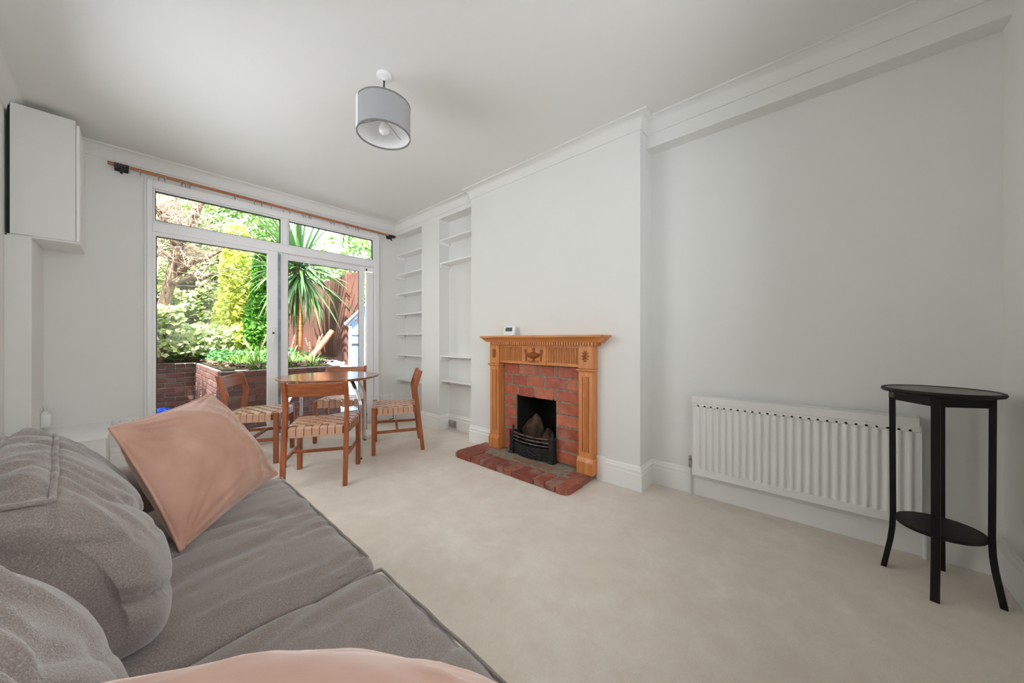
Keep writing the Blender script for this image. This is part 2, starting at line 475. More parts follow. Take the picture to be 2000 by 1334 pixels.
def sweep(bm, path, prof, closed=False):
    """prof: list of (d, z), d measured to the LEFT of travel; mitred at the corners; prof is a closed outline"""
    P = [Vector((p[0], p[1])) for p in path]; N = len(P); rings = []
    for i in range(N):
        def nrm(a, b):
            d = (b - a).normalized(); return Vector((-d.y, d.x))
        if closed or 0 < i < N - 1:
            n0 = nrm(P[i - 1], P[i]); n1 = nrm(P[i], P[(i + 1) % N]); m = (n0 + n1); m = m / max(m.dot(n0), 1e-6)
        elif i == 0: m = nrm(P[0], P[1])
        else: m = nrm(P[-2], P[-1])
        rings.append([bm.verts.new((P[i].x + m.x * d, P[i].y + m.y * d, z)) for d, z in prof])
    k = len(prof)
    for a, b in list(zip(rings, rings[1:])) + ([(rings[-1], rings[0])] if closed else []):
        for j in range(k): bm.faces.new((a[j], a[(j + 1) % k], b[(j + 1) % k], b[j]))
    if not closed:
        bm.faces.new(rings[0]); bm.faces.new(rings[-1][::-1])
    bmesh.ops.recalc_face_normals(bm, faces=bm.faces[:])
    return bm
def nz(x, y, z): return noise.noise(Vector((x, y, z)))

# ------------------------------------------------------------------ room shell
struct('floor', boxes((XL - .14, XREC + .2, YEND - .14, YW + .02, -.12, 0)), 'carpet')
struct('ceiling', boxes((XL - .60, XREC + .2, YEND - .62, YW + .09, ZC, ZC + .13)), 'ceiling_paint')  # slab extended as eaves to keep sun out of the added windows
T = .14
struct('wall_back', boxes((XL - T, WX0, YW, YW + T, -.1, ZC), (WX1, XREC + .2, YW, YW + T, -.1, ZC), (WX0, WX1, YW, YW + T, WZ, ZC)), 'wall_paint')
struct('wall_left', boxes((XL - T, XL, YEND - T, SWY0, -.1, ZC), (XL - T, XL, SWY1, YW, -.1, ZC), (XL - T, XL, SWY0, SWY1, -.1, SWZ0), (XL - T, XL, SWY0, SWY1, SWZ1, ZC)), 'wall_paint')
struct('wall_front', boxes((XL - T, FWX0, YEND - T, YEND, -.1, ZC), (FWX1, XREC + .2, YEND - T, YEND, -.1, ZC), (FWX0, FWX1, YEND - T, YEND, -.1, FWZ0), (FWX0, FWX1, YEND - T, YEND, FWZ1, ZC)), 'wall_paint')
struct('wall_right', boxes((XREC, XREC + .2, YEND, YC0, -.1, ZC)), 'wall_paint')
struct('wall_beam', boxes((XBEAM, XREC, YEND, YC0, ZBEAM, ZC)), 'wall_paint')
FB = (1.655, 2.145, .03, .60)     # firebox y0, y1, z0, z1
struct('wall_chimney', boxes((XCH, XREC + .2, YC0, FB[0], -.1, ZC), (XCH, XREC + .2, FB[1], YC1, -.1, ZC),
                             (XCH, XREC + .2, FB[0], FB[1], FB[3], ZC), (XCH, XREC + .2, FB[0], FB[1], -.1, .02)), 'wall_paint')
struct('wall_alcove', boxes((XALC, XREC + .2, YC1, YW, -.1, ZC), (XPIER, XALC, P2, P1, -.1, ZC), (XPIER, XALC, YC1, P2, ZSOF, ZC),
                            (XPIER, XALC, P1, YW, ZSOF, ZC), (XPIER, XALC, P1, YW, -.1, .17)), 'wall_paint')
bm = boxes((XREC + .2, XREC + .24, FB[0] - .02, FB[1] + .02, 0, .7), (XCH + .012, XREC + .2, FB[0] - .0, FB[0] + .012, .02, FB[3]), (XCH + .012, XREC + .2, FB[1] - .012, FB[1], .02, FB[3]),
           (XCH + .012, XREC + .2, FB[0] + .012, FB[1] - .012, FB[3] - .012, FB[3]), (XREC + .17, XREC + .2, FB[0] + .012, FB[1] - .012, .02, FB[3] - .012), (XCH + .012, XREC + .17, FB[0] + .012, FB[1] - .012, .02, .03))
struct('trim_firebox', bm, 'soot')

# cornice: one mitred run round the room
q = .066
cor = [(0, ZCOR - .012), (.010, ZCOR - .012), (.010, ZCOR), (.014, ZCOR + .022), (.026, ZCOR + .05), (.046, ZCOR + .072), (q, ZC - .012), (q + .008, ZC - .012), (q + .008, ZC + .002), (0, ZC + .002)]
path = [(XBEAM, YEND), (XBEAM, YC0), (XCH, YC0), (XCH, YC1), (XPIER, YC1), (XPIER, YW), (XL, YW), (XL, YEND)]
struct('trim_1', sweep(B(), path, cor), 'wall_paint', smooth=40)

# baseboards
BBH = .178
bb = [(0, -.01), (.017, -.01), (.017, .118), (.013, .122), (.013, .134), (.0155, .138), (.0155, .150), (.008, .158), (.008, .168), (.004, BBH), (0, BBH)]
struct('baseboard_right', sweep(B(), [(XREC, YEND), (XREC, YC0), (XCH, YC0), (XCH, 1.215)], bb), 'gloss_white')
struct('baseboard_chimney', sweep(B(), [(XCH, 2.43), (XCH, YC1), (XALC, YC1), (XALC, P2), (XPIER, P2), (XPIER, YW), (WX1 + .005, YW)], bb), 'gloss_white')
struct('baseboard_back', sweep(B(), [(WX0 - .005, YW), (-.12, YW)], bb), 'gloss_white')
struct('baseboard_front', sweep(B(), [(XL, YEND), (XREC, YEND)], bb), 'gloss_white')
struct('ground_side', boxes((-9, XL - T - .01, -9, YW, -.15, -.06), (XL - T - .01, 9, -9, YEND - T - .01, -.15, -.06)), 'bounce_paving')  # unseen pale ground, added to bounce daylight in through the added windows
struct('baseboard_left', sweep(B(), [(XL, 3.95), (XL, YEND)], bb), 'gloss_white')
struct('trim_2', boxes((XCH - .02, XCH, 1.215, 1.285, -.01, .19), bev=.004), 'gloss_white')

# boxed-in corner: duct, cupboard above, low boxing
YB = 4.0
struct('wall_duct', boxes((XL, -.4525, YB, YW, -.01, 1.80), bev=.002), 'wall_paint')
t = root('wall_cupboard', (-.41, 4.23, 1.80), 'white flush-fronted cupboard hung high in the corner below the ceiling', 'cupboard')
obj('body', boxes((-.553, -.250, YB + .021, YW, 1.803, 2.655), bev=.002), 'gloss_white', t)
obj('door', boxes((-.538, -.268, YB, YB + .020, 1.815, 2.69), bev=.002), 'wall_paint', t)
obj('side_trim', boxes((-.266, -.250, YB + .001, YB + .021, 1.815, 2.66), bev=.002), 'gloss_white', t)
obj('shadow_gap', boxes((-.553, -.540, YB + .012, YB + .020, 1.815, 2.68)), 'dark_hole', t)
t = root('low_boxing', (-.28, 4.2, 0), 'low white boxed-in ledge on the floor under the plain wall behind the sofa', 'boxing')
obj('top_board', boxes((-.452, -.112, 3.80, YW, .392, .410), bev=.002), 'gloss_white', t)
obj('front_panel', boxes((-.452, -.122, 3.81, 3.83, -.01, .392), bev=.001), 'wall_paint', t)
obj('side_panel', boxes((-.140, -.122, 3.83, YW, -.01, .392), bev=.001), 'wall_paint', t)

# ------------------------------------------------------------------ patio door with top lights
d1 = root('door_1', ((WX0 + WX1) / 2, YW, 0), kind='structure')
fy0, fy1 = 4.435, 4.52
obj('outer_frame', boxes((WX0 + .004, .128, fy0, fy1, .0, WZ), (2.19, WX1 - .004, fy0, fy1, 0, WZ), (.128, 2.19, fy0, fy1, 2.468, WZ), (.128, 2.19, fy0, fy1, 0, .05), bev=.004), 'upvc', d1)
obj('frame_bead', boxes((WX0 - .012, WX0 + .006, YW - .018, YW, .0, WZ + .012), (WX1 - .006, WX1 + .012, YW - .018, YW, 0, WZ + .012), (WX0 + .006, WX1 - .006, YW - .018, YW, WZ - .004, WZ + .012), bev=.004), 'gloss_white', d1)
obj('transom_bar', boxes((.128, 2.19, fy0 + .004, fy1, 2.082, 2.166), bev=.004), 'upvc', d1)
obj('mullion', boxes((1.128, 1.180, fy0 + .004, fy1, 2.166, 2.468), bev=.004), 'upvc', d1)
def glazed(name, x0, x1, z0, z1, y0, y1, w, parent, pane_y, bead=True, bottom=None):
    bw = bottom or w
    f = obj(name, boxes((x0, x0 + w, y0, y1, z0, z1), (x1 - w, x1, y0, y1, z0, z1), (x0 + w, x1 - w, y0, y1, z1 - w, z1), (x0 + w, x1 - w, y0, y1, z0, z0 + bw), bev=.004), 'upvc', parent)
    a, b, c, d = x0 + w, x1 - w, z0 + bw, z1 - w
    obj('gasket', boxes((a, a + .006, y0 + .012, y1 - .012, c, d), (b - .006, b, y0 + .012, y1 - .012, c, d), (a + .006, b - .006, y0 + .012, y1 - .012, d - .006, d), (a + .006, b - .006, y0 + .012, y1 - .012, c, c + .006)), 'rubber', f)
    obj('pane', boxes((a + .006, b - .006, pane_y, pane_y + .005, c + .006, d - .006)), 'pane_glass', f)
    return f
glazed('top_light', .128, 1.128, 2.166, 2.468, 4.45, 4.505, .016, d1, 4.475)
glazed('top_light', 1.180, 2.19, 2.166, 2.468, 4.45, 4.505, .016, d1, 4.475)
sash = glazed('fixed_sash', .110, 1.080, .05, 2.082, 4.442, 4.487, .040, d1, 4.462, bottom=.115)
obj('closing_stile', boxes((.988, 1.082, 4.436, 4.49, .05, 2.082), bev=.005), 'upvc', sash)
slide = glazed('sliding_sash', 1.125, 2.075, .05, 2.082, 4.492, 4.52, .070, d1, 4.505, bottom=.125)
obj('meeting_strip', boxes((1.098, 1.135, 4.50, 4.55, .05, 2.07), bev=.004), 'aluminium_edge', slide)
obj('inner_jamb', boxes((2.092, 2.186, 4.46, 4.515, .05, 2.01), bev=.004), 'upvc', d1)
obj('top_guide', boxes((2.075, 2.19, 4.452, 4.50, 2.02, 2.08), bev=.004), 'upvc', d1)
obj('guide_block', boxes((2.077, 2.094, 4.448, 4.46, 2.02, 2.05), (2.072, 2.094, 4.448, 4.462, .095, .125)), 'rubber', d1)
h = obj('handle', boxes((1.012, 1.054, 4.418, 4.436, 1.10, 1.235), (1.018, 1.048, 4.395, 4.418, 1.09, 1.125), (1.016, 1.036, 4.388, 4.400, .965, 1.12), bev=.004), 'white_plastic', sash, label='white lever handle')
bm = B(); lathe(bm, [(0, -.003), (.011, -.003), (.011, .0)], n=12, M=Matrix.Translation((1.036, 4.417, 1.178)) @ Matrix.Rotation(pi / 2, 4, 'X'))
obj('keyhole', bm, 'dark_hole', h)
struct('trim_3', boxes((WX0, WX1, YW + .05, YW + .20, -.1, .0)), 'paving')

# added side window beside the sofa, out of view, for fill daylight
w2 = root('fill_window_side', (XL, (SWY0 + SWY1) / 2, SWZ0), kind='structure')
bm = B()
n3 = 3; wy = (SWY1 - SWY0) / n3
obj('fill_window_frame', boxes((XL - .11, XL - .05, SWY0, SWY1, SWZ0, SWZ0 + .05), (XL - .11, XL - .05, SWY0, SWY1, SWZ1 - .05, SWZ1),
    *[(XL - .11, XL - .05, max(SWY0, min(SWY0 + k * wy - .025, SWY1 - .05)), max(SWY0, min(SWY0 + k * wy - .025, SWY1 - .05)) + .05, SWZ0 + .05, SWZ1 - .05) for k in range(n3 + 1)]), 'upvc', w2)
for k in range(n3):
    obj('pane', boxes((XL - .083, XL - .078, SWY0 + k * wy + .02, SWY0 + (k + 1) * wy - .02, SWZ0 + .045, SWZ1 - .045)), 'pane_glass', w2)
obj('fill_window_sill', boxes((XL - .11, XL + .02, SWY0 - .02, SWY1 + .02, SWZ0 - .025, SWZ0), bev=.004), 'gloss_white', w2)
w3 = root('fill_window_front', ((FWX0 + FWX1) / 2, YEND, FWZ0), kind='structure')  # second added window, out of view behind the camera, for fill daylight
wx = (FWX1 - FWX0) / 3
obj('fill_window_frame', boxes((FWX0, FWX1, YEND - .11, YEND - .05, FWZ0, FWZ0 + .05), (FWX0, FWX1, YEND - .11, YEND - .05, FWZ1 - .05, FWZ1),
    *[(max(FWX0, min(FWX0 + k * wx - .025, FWX1 - .05)), max(FWX0, min(FWX0 + k * wx - .025, FWX1 - .05)) + .05, YEND - .11, YEND - .05, FWZ0 + .05, FWZ1 - .05) for k in range(4)]), 'upvc', w3)
for k in range(3):
    obj('pane', boxes((FWX0 + k * wx + .02, FWX0 + (k + 1) * wx - .02, YEND - .083, YEND - .078, FWZ0 + .045, FWZ1 - .045)), 'pane_glass', w3)
obj('fill_window_sill', boxes((FWX0 - .02, FWX1 + .02, YEND - .11, YEND + .02, FWZ0 - .025, FWZ0), bev=.004), 'gloss_white', w3)

# ------------------------------------------------------------------ sofa
def softbox(bm, x0, x1, y0, y1, z0, z1, r, n=26, crown=0.0, fn=None):
    """a puffy box: rounded edges, crowned top, displaced by fn(p) -> Vector"""
    c = Vector(((x0 + x1) / 2, (y0 + y1) / 2, (z0 + z1) / 2)); hf = Vector(((x1 - x0) / 2, (y1 - y0) / 2, (z1 - z0) / 2))
    tmp = bmesh.new(); bmesh.ops.create_cube(tmp, size=2)
    bmesh.ops.subdivide_edges(tmp, edges=tmp.edges[:], cuts=n, use_grid_fill=True)
    for v in tmp.verts:
        k = v.co.copy(); p = Vector((k.x * hf.x, k.y * hf.y, k.z * hf.z))
        inn = Vector([max(-h + r, min(h - r, a)) for a, h in zip(p, hf)])
        d = p - inn
        if d.length > 1e-9: d = d.normalized() * r
        w = inn + d
        w.z += crown * (1 - k.x ** 2) * (1 - k.y ** 2) * (1 if k.z > 0 else 0) * max(0, k.z)
        w += c
        if fn: w += fn(w, k)
        v.co = w
    me = bpy.data.meshes.new('t'); tmp.to_mesh(me); tmp.free(); bm.from_mesh(me); bpy.data.meshes.remove(me)
    return bm
def ridge(x): return 1 - abs(x) * 2

sofa = root('sofa', (0, 1.0, 0), 'grey brown fabric sofa with loose gathered back cushions along the wall', 'sofa')
obj('base', softbox(B(), -.50, .46, -.02, 1.93, .05, .31, .04, 8), 'grey_fabric', sofa, 60)
obj('back_frame', softbox(B(), -.545, -.30, -.16, 2.10, .10, .70, .05, 8), 'grey_fabric', sofa, 60)
obj('arm', softbox(B(), -.52, .24, 1.935, 2.13, .05, .595, .085, 10), 'grey_fabric', sofa, 60)
obj('arm', softbox(B(), -.52, .24, -.19, -.0, .05, .56, .07, 10), 'grey_fabric', sofa, 60)
for fx in (-.45, .38):
    for fyy in (.05, 1.86): obj('foot', lathe(B(), [(0, 0), (.025, 0), (.03, .06), (0, .06)], (fx, fyy, 0), 12), 'dark_wood', sofa, 40)
def seat_fn(w, k):
    a = nz(w.x * 1.3, w.y * 8 - w.x * 1.2, 1.7); b = nz(w.x * 2.1 + 5, w.y * 15 - w.x * 2.5, 4.2)
    top = max(0, k.z)
    d = Vector((0, 0, top * (-.011 * max(0, ridge(a)) ** 6 - .007 * max(0, ridge(b)) ** 7 + .008 * nz(w.x * 3, w.y * 3, 9))))
    if k.x > .6: d.x += .006 * ridge(nz(w.y * 14, w.z * 3, 2)) * (k.x - .6) * 2
    return d
for (ya, yb) in ((.012, .948), (.958, 1.905)):
    c = obj('seat_cushion', softbox(B(), -.24, .487, ya, yb, .285, .462, .052, 60, .018, seat_fn), 'grey_fabric', sofa, 180)
    pts = []
    for i in range(41):     # piping along the front upper seam and round the corners
        y = ya + .035 + (yb - ya - .07) * i / 40
        pts.append((.470 + .003 * nz(y * 12, 1, 1), y, .452 + .003 * nz(y * 15, 3, 1)))
    pts = [(.36, ya + .022, .440), (.42, ya + .018, .448)] + pts + [(.42, yb - .018, .448), (.36, yb - .022, .440)]
    obj('piping', tube(B(), pts, .0045, 6), 'grey_fabric', c, 180)

BCP = [(-.03, .450), (.038, .470), (.058, .545), (.040, .645), (-.006, .742), (-.058, .808), (-.100, .846), (-.133, .857), (-.180, .850), (-.225, .80), (-.265, .70), (-.275, .57), (-.24, .46), (-.13, .448)]
def bc_loop(th):
    """closed Catmull-Rom through BCP; th in turns"""
    n = len(BCP); f = (th % 1.0) * n; i = int(f); t_ = f - i
    p = [Vector(BCP[(i + k) % n]) for k in (-1, 0, 1, 2)]
    return .5 * ((2 * p[1]) + (p[2] - p[0]) * t_ + (2 * p[0] - 5 * p[1] + 4 * p[2] - p[3]) * t_ ** 2 + (3 * p[1] - p[0] - 3 * p[2] + p[3]) * t_ ** 3)
T1, T2 = 6.0 / 14, 8.0 / 14          # where the two piped seams run
def back_cushion(bm, ya, yb, far, n=110, m=96, seed=0.0, want=None):
    """lofted along y: closed loops in (x, z); gathered gusset over the top, full front, rounded ends"""
    cx, cz = -.115, .65
    def P(s, th):
        e = max(0, 1 - abs(2 * s - 1) ** 7) ** .5
        w = bc_loop(th); dx, dz = w.x - cx, w.y - cz
        k = .55 + .45 * e
        x = cx + dx * k; z = cz + dz * (.62 + .38 * e)
        if far:
            drop = max(0, (s - .60) / .40) ** 1.5; zz = max(0, (z - .45) / .42)
            z -= .17 * drop * zz; x -= .03 * drop
        y = ya + (yb - ya) * s
        x = x + .010 - .085 * (y - 1.0) + .018 * max(0, (.80 - z) / .3) if far else x - .035
        p = Vector((x, y, z))
        tt = th % 1.0
        g = math.exp(-((tt - .5) / .07) ** 2); g2 = math.exp(-((tt - .36) / .08) ** 2)
        r = ridge(nz(p.x * 3.0 + seed, p.y * 15 + p.x * 2.5, seed * 3)); r2 = ridge(nz(p.x * 5 + seed, p.y * 34, seed + 2))
        dz_ = g * (.024 * (r - .55) + .017 * (r2 - .5)) + g2 * (.018 * (r - .55) + .008 * (r2 - .5))
        seam = math.exp(-((tt - T1) / .012) ** 2) + math.exp(-((tt - T2) / .012) ** 2)
        dz_ -= .008 * seam
        f = max(0, 1 - abs(tt - .22) / .2)
        fold = max(0, ridge(nz(p.y * 2.2 - p.z * 4.6 + seed, p.z * 1.6 + p.y * 1.2, 3.3 + seed))) ** 4
        fold2 = nz(p.y * 5 + seed, p.z * 5, 1.2)
        dx_ = f * (-.022 * fold + .018 * fold2 + .005 * nz(p.y * 14, p.z * 14 + seed, 2))
        p = p + Vector((dx_, 0, dz_))
        o = Vector((p.x - cx, (p.y - (ya + yb) / 2) * .55, (p.z - cz) * .6)).normalized()
        away = 1 - min(1, g + g2 * .6)
        a_ = p.z + .35 * p.x + .28 * p.y; b_ = p.y - p.z * .4
        cr = max(0, ridge(nz(a_ * 4.6 + seed, b_ * 1.3, 2.2 + seed))) ** 7 + .6 * max(0, ridge(nz(a_ * 8 + 3 + seed, b_ * 2.2, 6.1))) ** 8
        return p - o * (.030 * cr * away) + o * (.014 * away * nz(a_ * 5, b_ * 3, seed + 8))
    if want: return P
    rings = []
    for i in range(n + 1):
        s = i / n; s = .5 - .5 * cos(pi * s)
        rings.append([bm.verts.new(P(s, j / m)) for j in range(m)])
    for a, b in zip(rings, rings[1:]):
        for j in range(m): bm.faces.new((a[j], b[j], b[(j + 1) % m], a[(j + 1) % m]))
    bm.faces.new(rings[0]); bm.faces.new(rings[-1][::-1])
    bmesh.ops.recalc_face_normals(bm, faces=bm.faces[:])
    return bm
for ya, yb, far, sd in ((-.06, .835, False, 4.0), (.965, 1.925, True, 0.0)):
    c = obj('back_cushion', back_cushion(B(), ya, yb, far, seed=sd), 'grey_fabric', sofa, 180)
    P = back_cushion(None, ya, yb, far, seed=sd, want=True)
    loop = [(s0, T1) for s0 in [.955 - .91 * i / 70 for i in range(71)]] + [(.028 + .0 * i, T1 + (T2 - T1) * i / 8) for i in range(1, 8)] + \
           [(s0, T2) for s0 in [.045 + .91 * i / 70 for i in range(71)]] + [(.972, T2 - (T2 - T1) * i / 8) for i in range(1, 8)]
    pts = [P(s0, th0 + .005 * nz(s0 * 9, th0 * 9, sd)) + Vector((0, 0, .005)) for s0, th0 in loop]
    obj('piping', tube(B(), pts, .0052, 7, closed=True), 'grey_fabric', c, 180)

from mathutils.bvhtree import BVHTree
def sofa_trees():
    out = []
    for o in sofa.children:
        if o.type == 'MESH' and o.name.split('.')[0] in ('back_cushion', 'seat_cushion', 'arm', 'back_frame'):
            w = WM[o.name]; out.append(BVHTree.FromPolygons([w @ v.co for v in o.data.vertices], [tuple(p.vertices) for p in o.data.polygons]))
    return out
TREES = sofa_trees()
def settle(p, gap):
    """push a point of a soft cushion out of the sofa it rests on"""
    for _ in range(6):
        for t_ in TREES:
            q_, nn, i_, d = t_.find_nearest(p, .35)
            if q_ is None: continue
            side = (p - q_).dot(nn)
            if side < gap * (1 if d < .05 else .0): p = q_ + nn * gap
    return p
def throw_pillow(name, BL, BR, TL, TR, thick, label, group=None, seed=0, n=56, wr=1.0):
    BL, BR, TL, TR = map(Vector, (BL, BR, TL, TR))
    nrm = (BR - BL).cross(TL - BL).normalized()
    def edge(u, v):
        k = .05
        uu = u + (0.5 - u) * k * (4 * v * (1 - v)) ; vv = v + (.5 - v) * k * (4 * u * (1 - u))
        return (BL * (1 - uu) + BR * uu) * (1 - vv) + (TL * (1 - uu) + TR * uu) * vv
    bm = B(); sides = []
    for sgn in (1, -1):
        g = []
        for i in range(n + 1):
            row = []
            for j in range(n + 1):
                u = .5 - .5 * cos(pi * i / n); v = .5 - .5 * cos(pi * j / n)
                p = edge(u, v)
                f = (max(0, sin(pi * u)) ** .55) * (max(0, sin(pi * v)) ** .55)
                # drag wrinkles that fan out of the corners and seams
                w = 0
                for cu, cv in ((0, 0), (1, 0), (0, 1), (1, 1)):
                    du, dv = u - cu, v - cv; r = sqrt(du * du + dv * dv) + 1e-4; a = math.atan2(dv * (1 if cv == 0 else -1), du * (1 if cu == 0 else -1))
                    w += math.exp(-(r / .34) ** 2) * (ridge(nz(a * 5.5 + seed + cu * 7, r * 2 + cv * 3, seed)) - .5) * .030 * min(1, r * 6)
                w += .011 * nz(u * 5 + seed, v * 5, seed) + .016 * (max(0, ridge(nz(u * 2.6 + v * 1.7 + seed, (v - u) * 1.1, 7 + seed))) ** 5 - .25) * min(1, 5 * min(u, 1 - u, v, 1 - v))
                q = p + nrm * (sgn * (thick * f + wr * w * (.3 + .7 * f)))
                row.append(q)
            g.append(row)
        sides.append(g)
    for sd in (0, 1):
        for i in range(n + 1):
            for j in range(n + 1):
                sides[sd][i][j] = settle(sides[sd][i][j], .013 if (i in (0, n) or j in (0, n)) else .008)
    vid = {}
    def V(sd, i, j):
        if i in (0, n) or j in (0, n): sd = 0; p = (sides[0][i][j] + sides[1][i][j]) / 2
        else: p = sides[sd][i][j]
        if (sd, i, j) not in vid: vid[(sd, i, j)] = bm.verts.new(p)
        return vid[(sd, i, j)]
    for sd in (0, 1):
        for i in range(n):
            for j in range(n):
                f = [V(sd, i, j), V(sd, i + 1, j), V(sd, i + 1, j + 1), V(sd, i, j + 1)]
                bm.faces.new(f if sd == 0 else f[::-1])
    o = obj(name, bm, 'pink_velvet', None, 180); tag(o, label, 'cushion', group)
    seam = [(i, 0) for i in range(n)] + [(n, j) for j in range(n)] + [(n - i, n) for i in range(n)] + [(0, n - j) for j in range(n)]
    ring = [(sides[0][i][j] + sides[1][i][j]) / 2 for i, j in seam]
    WMo = WM[o.name]
    obj('piping', tube(B(), ring, .0048, 6, closed=True), 'pink_velvet', o, 180)
    return o
throw_pillow('scatter_cushion', (.095, 1.375, .490), (.44, 1.815, .494), (-.040, 1.49, .850), (.235, 1.975, .866), .105, 'pink velvet scatter cushion leaning upright at the far end of the grey sofa', 'pink scatter cushions', 2.3)
throw_pillow('scatter_cushion', (.165, .650, .530), (.440, .290, .530), (-.150, .500, .832), (.145, .125, .828), .058, 'pink velvet scatter cushion lying close up at the near end of the grey sofa', 'pink scatter cushions', 5.1, wr=.35)

# ------------------------------------------------------------------ chairs and table
def make_chair(label):
    t = root('dining_chair', (0, 0, 0), label, 'chair', 'woven dining chairs round the table')
    for sx in (-1, 1):
        x = sx * .229
        o = obj('leg', boxes((x - .018, x + .018, .197, .233, 0, .452), bev=.003), 'chair_wood_z', t, 30, local=True)
        prof = [(-.262, 0), (-.226, 0), (-.150, .60), (-.148, .62), (-.203, .79), (-.240, .79), (-.192, .625), (-.193, .60)]
        bm = prism(B(), prof, lambda p, a: Vector((a, p[0], p[1])), sx * .209 - .0145, sx * .209 + .0145)
        obj('leg', bm, 'chair_wood_z', t, 30, local=True)
        obj('stretcher', box(B(), -.009, .009, -.215, .215, .198, .224, .002, M=Matrix.Translation((sx * .217, 0, 0)) @ Matrix.Rotation(-sx * .045, 4, 'Z')), 'chair_wood_y', t, 30, local=True)
    obj('cross_stretcher', boxes((-.212, .212, -.012, .012, .200, .222), bev=.002), 'chair_wood_x', t, 30, local=True)
    bm = boxes((-.213, .213, .204, .226, .385, .435), (-.195, .195, -.200, -.178, .385, .435)); 
    for sx in (-1, 1): box(bm, -.010, .010, -.19, .20, .385, .435, M=Matrix.Translation((sx * .209, 0, 0)) @ Matrix.Rotation(-sx * .045, 4, 'Z'))
    obj('seat_frame', bm, 'chair_wood_x', t, 30, local=True)
    # curved top slat between the posts
    bm = B(); R = []
    for i in range(15):
        x = -.196 + .392 * i / 14; bow = .022 * (1 - (x / .196) ** 2)
        R.append([bm.verts.new((x, yy - bow, zz)) for yy, zz in ((-.176, .678), (-.196, .678), (-.222, .777), (-.202, .777))])
    for a, b in zip(R, R[1:]):
        for k in range(4): bm.faces.new((a[k], a[(k + 1) % 4], b[(k + 1) % 4], b[k]))
    bm.faces.new(R[0][::-1]); bm.faces.new(R[-1]); bmesh.ops.recalc_face_normals(bm, faces=bm.faces[:])
    obj('backrest', bm, 'chair_wood_x', t, 40, local=True)
    def strap(pts, half, axis):
        bm = B(); R = []
        for k, (p, nn) in enumerate(pts):
            p = Vector(p); nn = Vector(nn).normalized(); h = half(p) if callable(half) else half
            R.append([bm.verts.new(p + axis * s * h + nn * o) for s, o in ((-1, 0), (1, 0), (1, .0042), (-1, .0042))])
        for a, b in zip(R, R[1:]):
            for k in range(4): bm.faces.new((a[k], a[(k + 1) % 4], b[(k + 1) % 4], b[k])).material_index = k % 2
        bm.faces.new(R[0][::-1]); bm.faces.new(R[-1]); bmesh.ops.recalc_face_normals(bm, faces=bm.faces[:])
        return bm
    N = 7; ys = [-.150 + .330 * (j + .5) / N for j in range(N)]
    for i in range(N):      # front to back
        u = (i + .5) / N * 2 - 1
        xf, xb = u * .207, u * .185
        X = lambda y: xb + (xf - xb) * (y + .19) / .405
        pts = [((xf, .228, .374), (0, 1, 0)), ((xf, .228, .436), (0, 1, .3)), ((xf, .218, .444), (0, .3, 1))]
        for j in range(N - 1, -1, -1): pts.append(((X(ys[j]), ys[j], .444 + (.0050 if (i + j) % 2 else -.003)), (0, 0, 1)))
        pts += [((xb, -.192, .444), (0, -.3, 1)), ((xb, -.203, .436), (0, -1, .3)), ((xb, -.203, .374), (0, -1, 0))]
        obj('strap', strap(pts, lambda p: .0262 if p.y > 0 else .0238, Vector((1, 0, 0))), 'strap_leather', t, 0, local=True).data.materials.append(MATS['strap_edge_shade'])
    for j in range(N):      # side to side
        y = ys[j]; hw = .209 + .018 * (y) / .2
        pts = [((-hw - .014, y, .374), (-1, 0, 0)), ((-hw - .014, y, .436), (-1, 0, .3)), ((-hw - .004, y, .444), (-.3, 0, 1))]
        for i in range(N):
            u = (i + .5) / N * 2 - 1; x = u * (.185 + .022 * (y + .19) / .405)
            pts.append(((x, y, .444 + (-.003 if (i + j) % 2 else .0050)), (0, 0, 1)))
        pts += [((hw + .004, y, .444), (.3, 0, 1)), ((hw + .014, y, .436), (1, 0, .3)), ((hw + .014, y, .374), (1, 0, 0))]
        obj('strap', strap(pts, .0212, Vector((0, 1, 0))), 'strap_leather', t, 0, local=True).data.materials.append(MATS['strap_edge_shade'])
    return t
def pose(x, y, fx, fy): return Matrix.Translation((x, y, 0)) @ Matrix.Rotation(math.atan2(fy, fx) - pi / 2, 4, 'Z')
chair = make_chair('woven seat wooden chair with its back to the sofa, in front of the round table')
cw = pose(1.034, 2.972, .539, .842)
chair.matrix_local = cw; WM[chair.name] = cw
for lab, args in (('woven seat wooden chair partly hidden behind the upright pink cushion', (.795, 3.905, .86, -.51)),
                  ('woven seat wooden chair standing nearest the white shelf alcoves', (1.837, 3.239, -.881, .474)),
                  ('woven seat wooden chair behind the round table with its back to the patio door', (1.612, 4.03, -.54, -.842))):
    c = copy_tree(chair, pose(*args)); c['label'] = lab

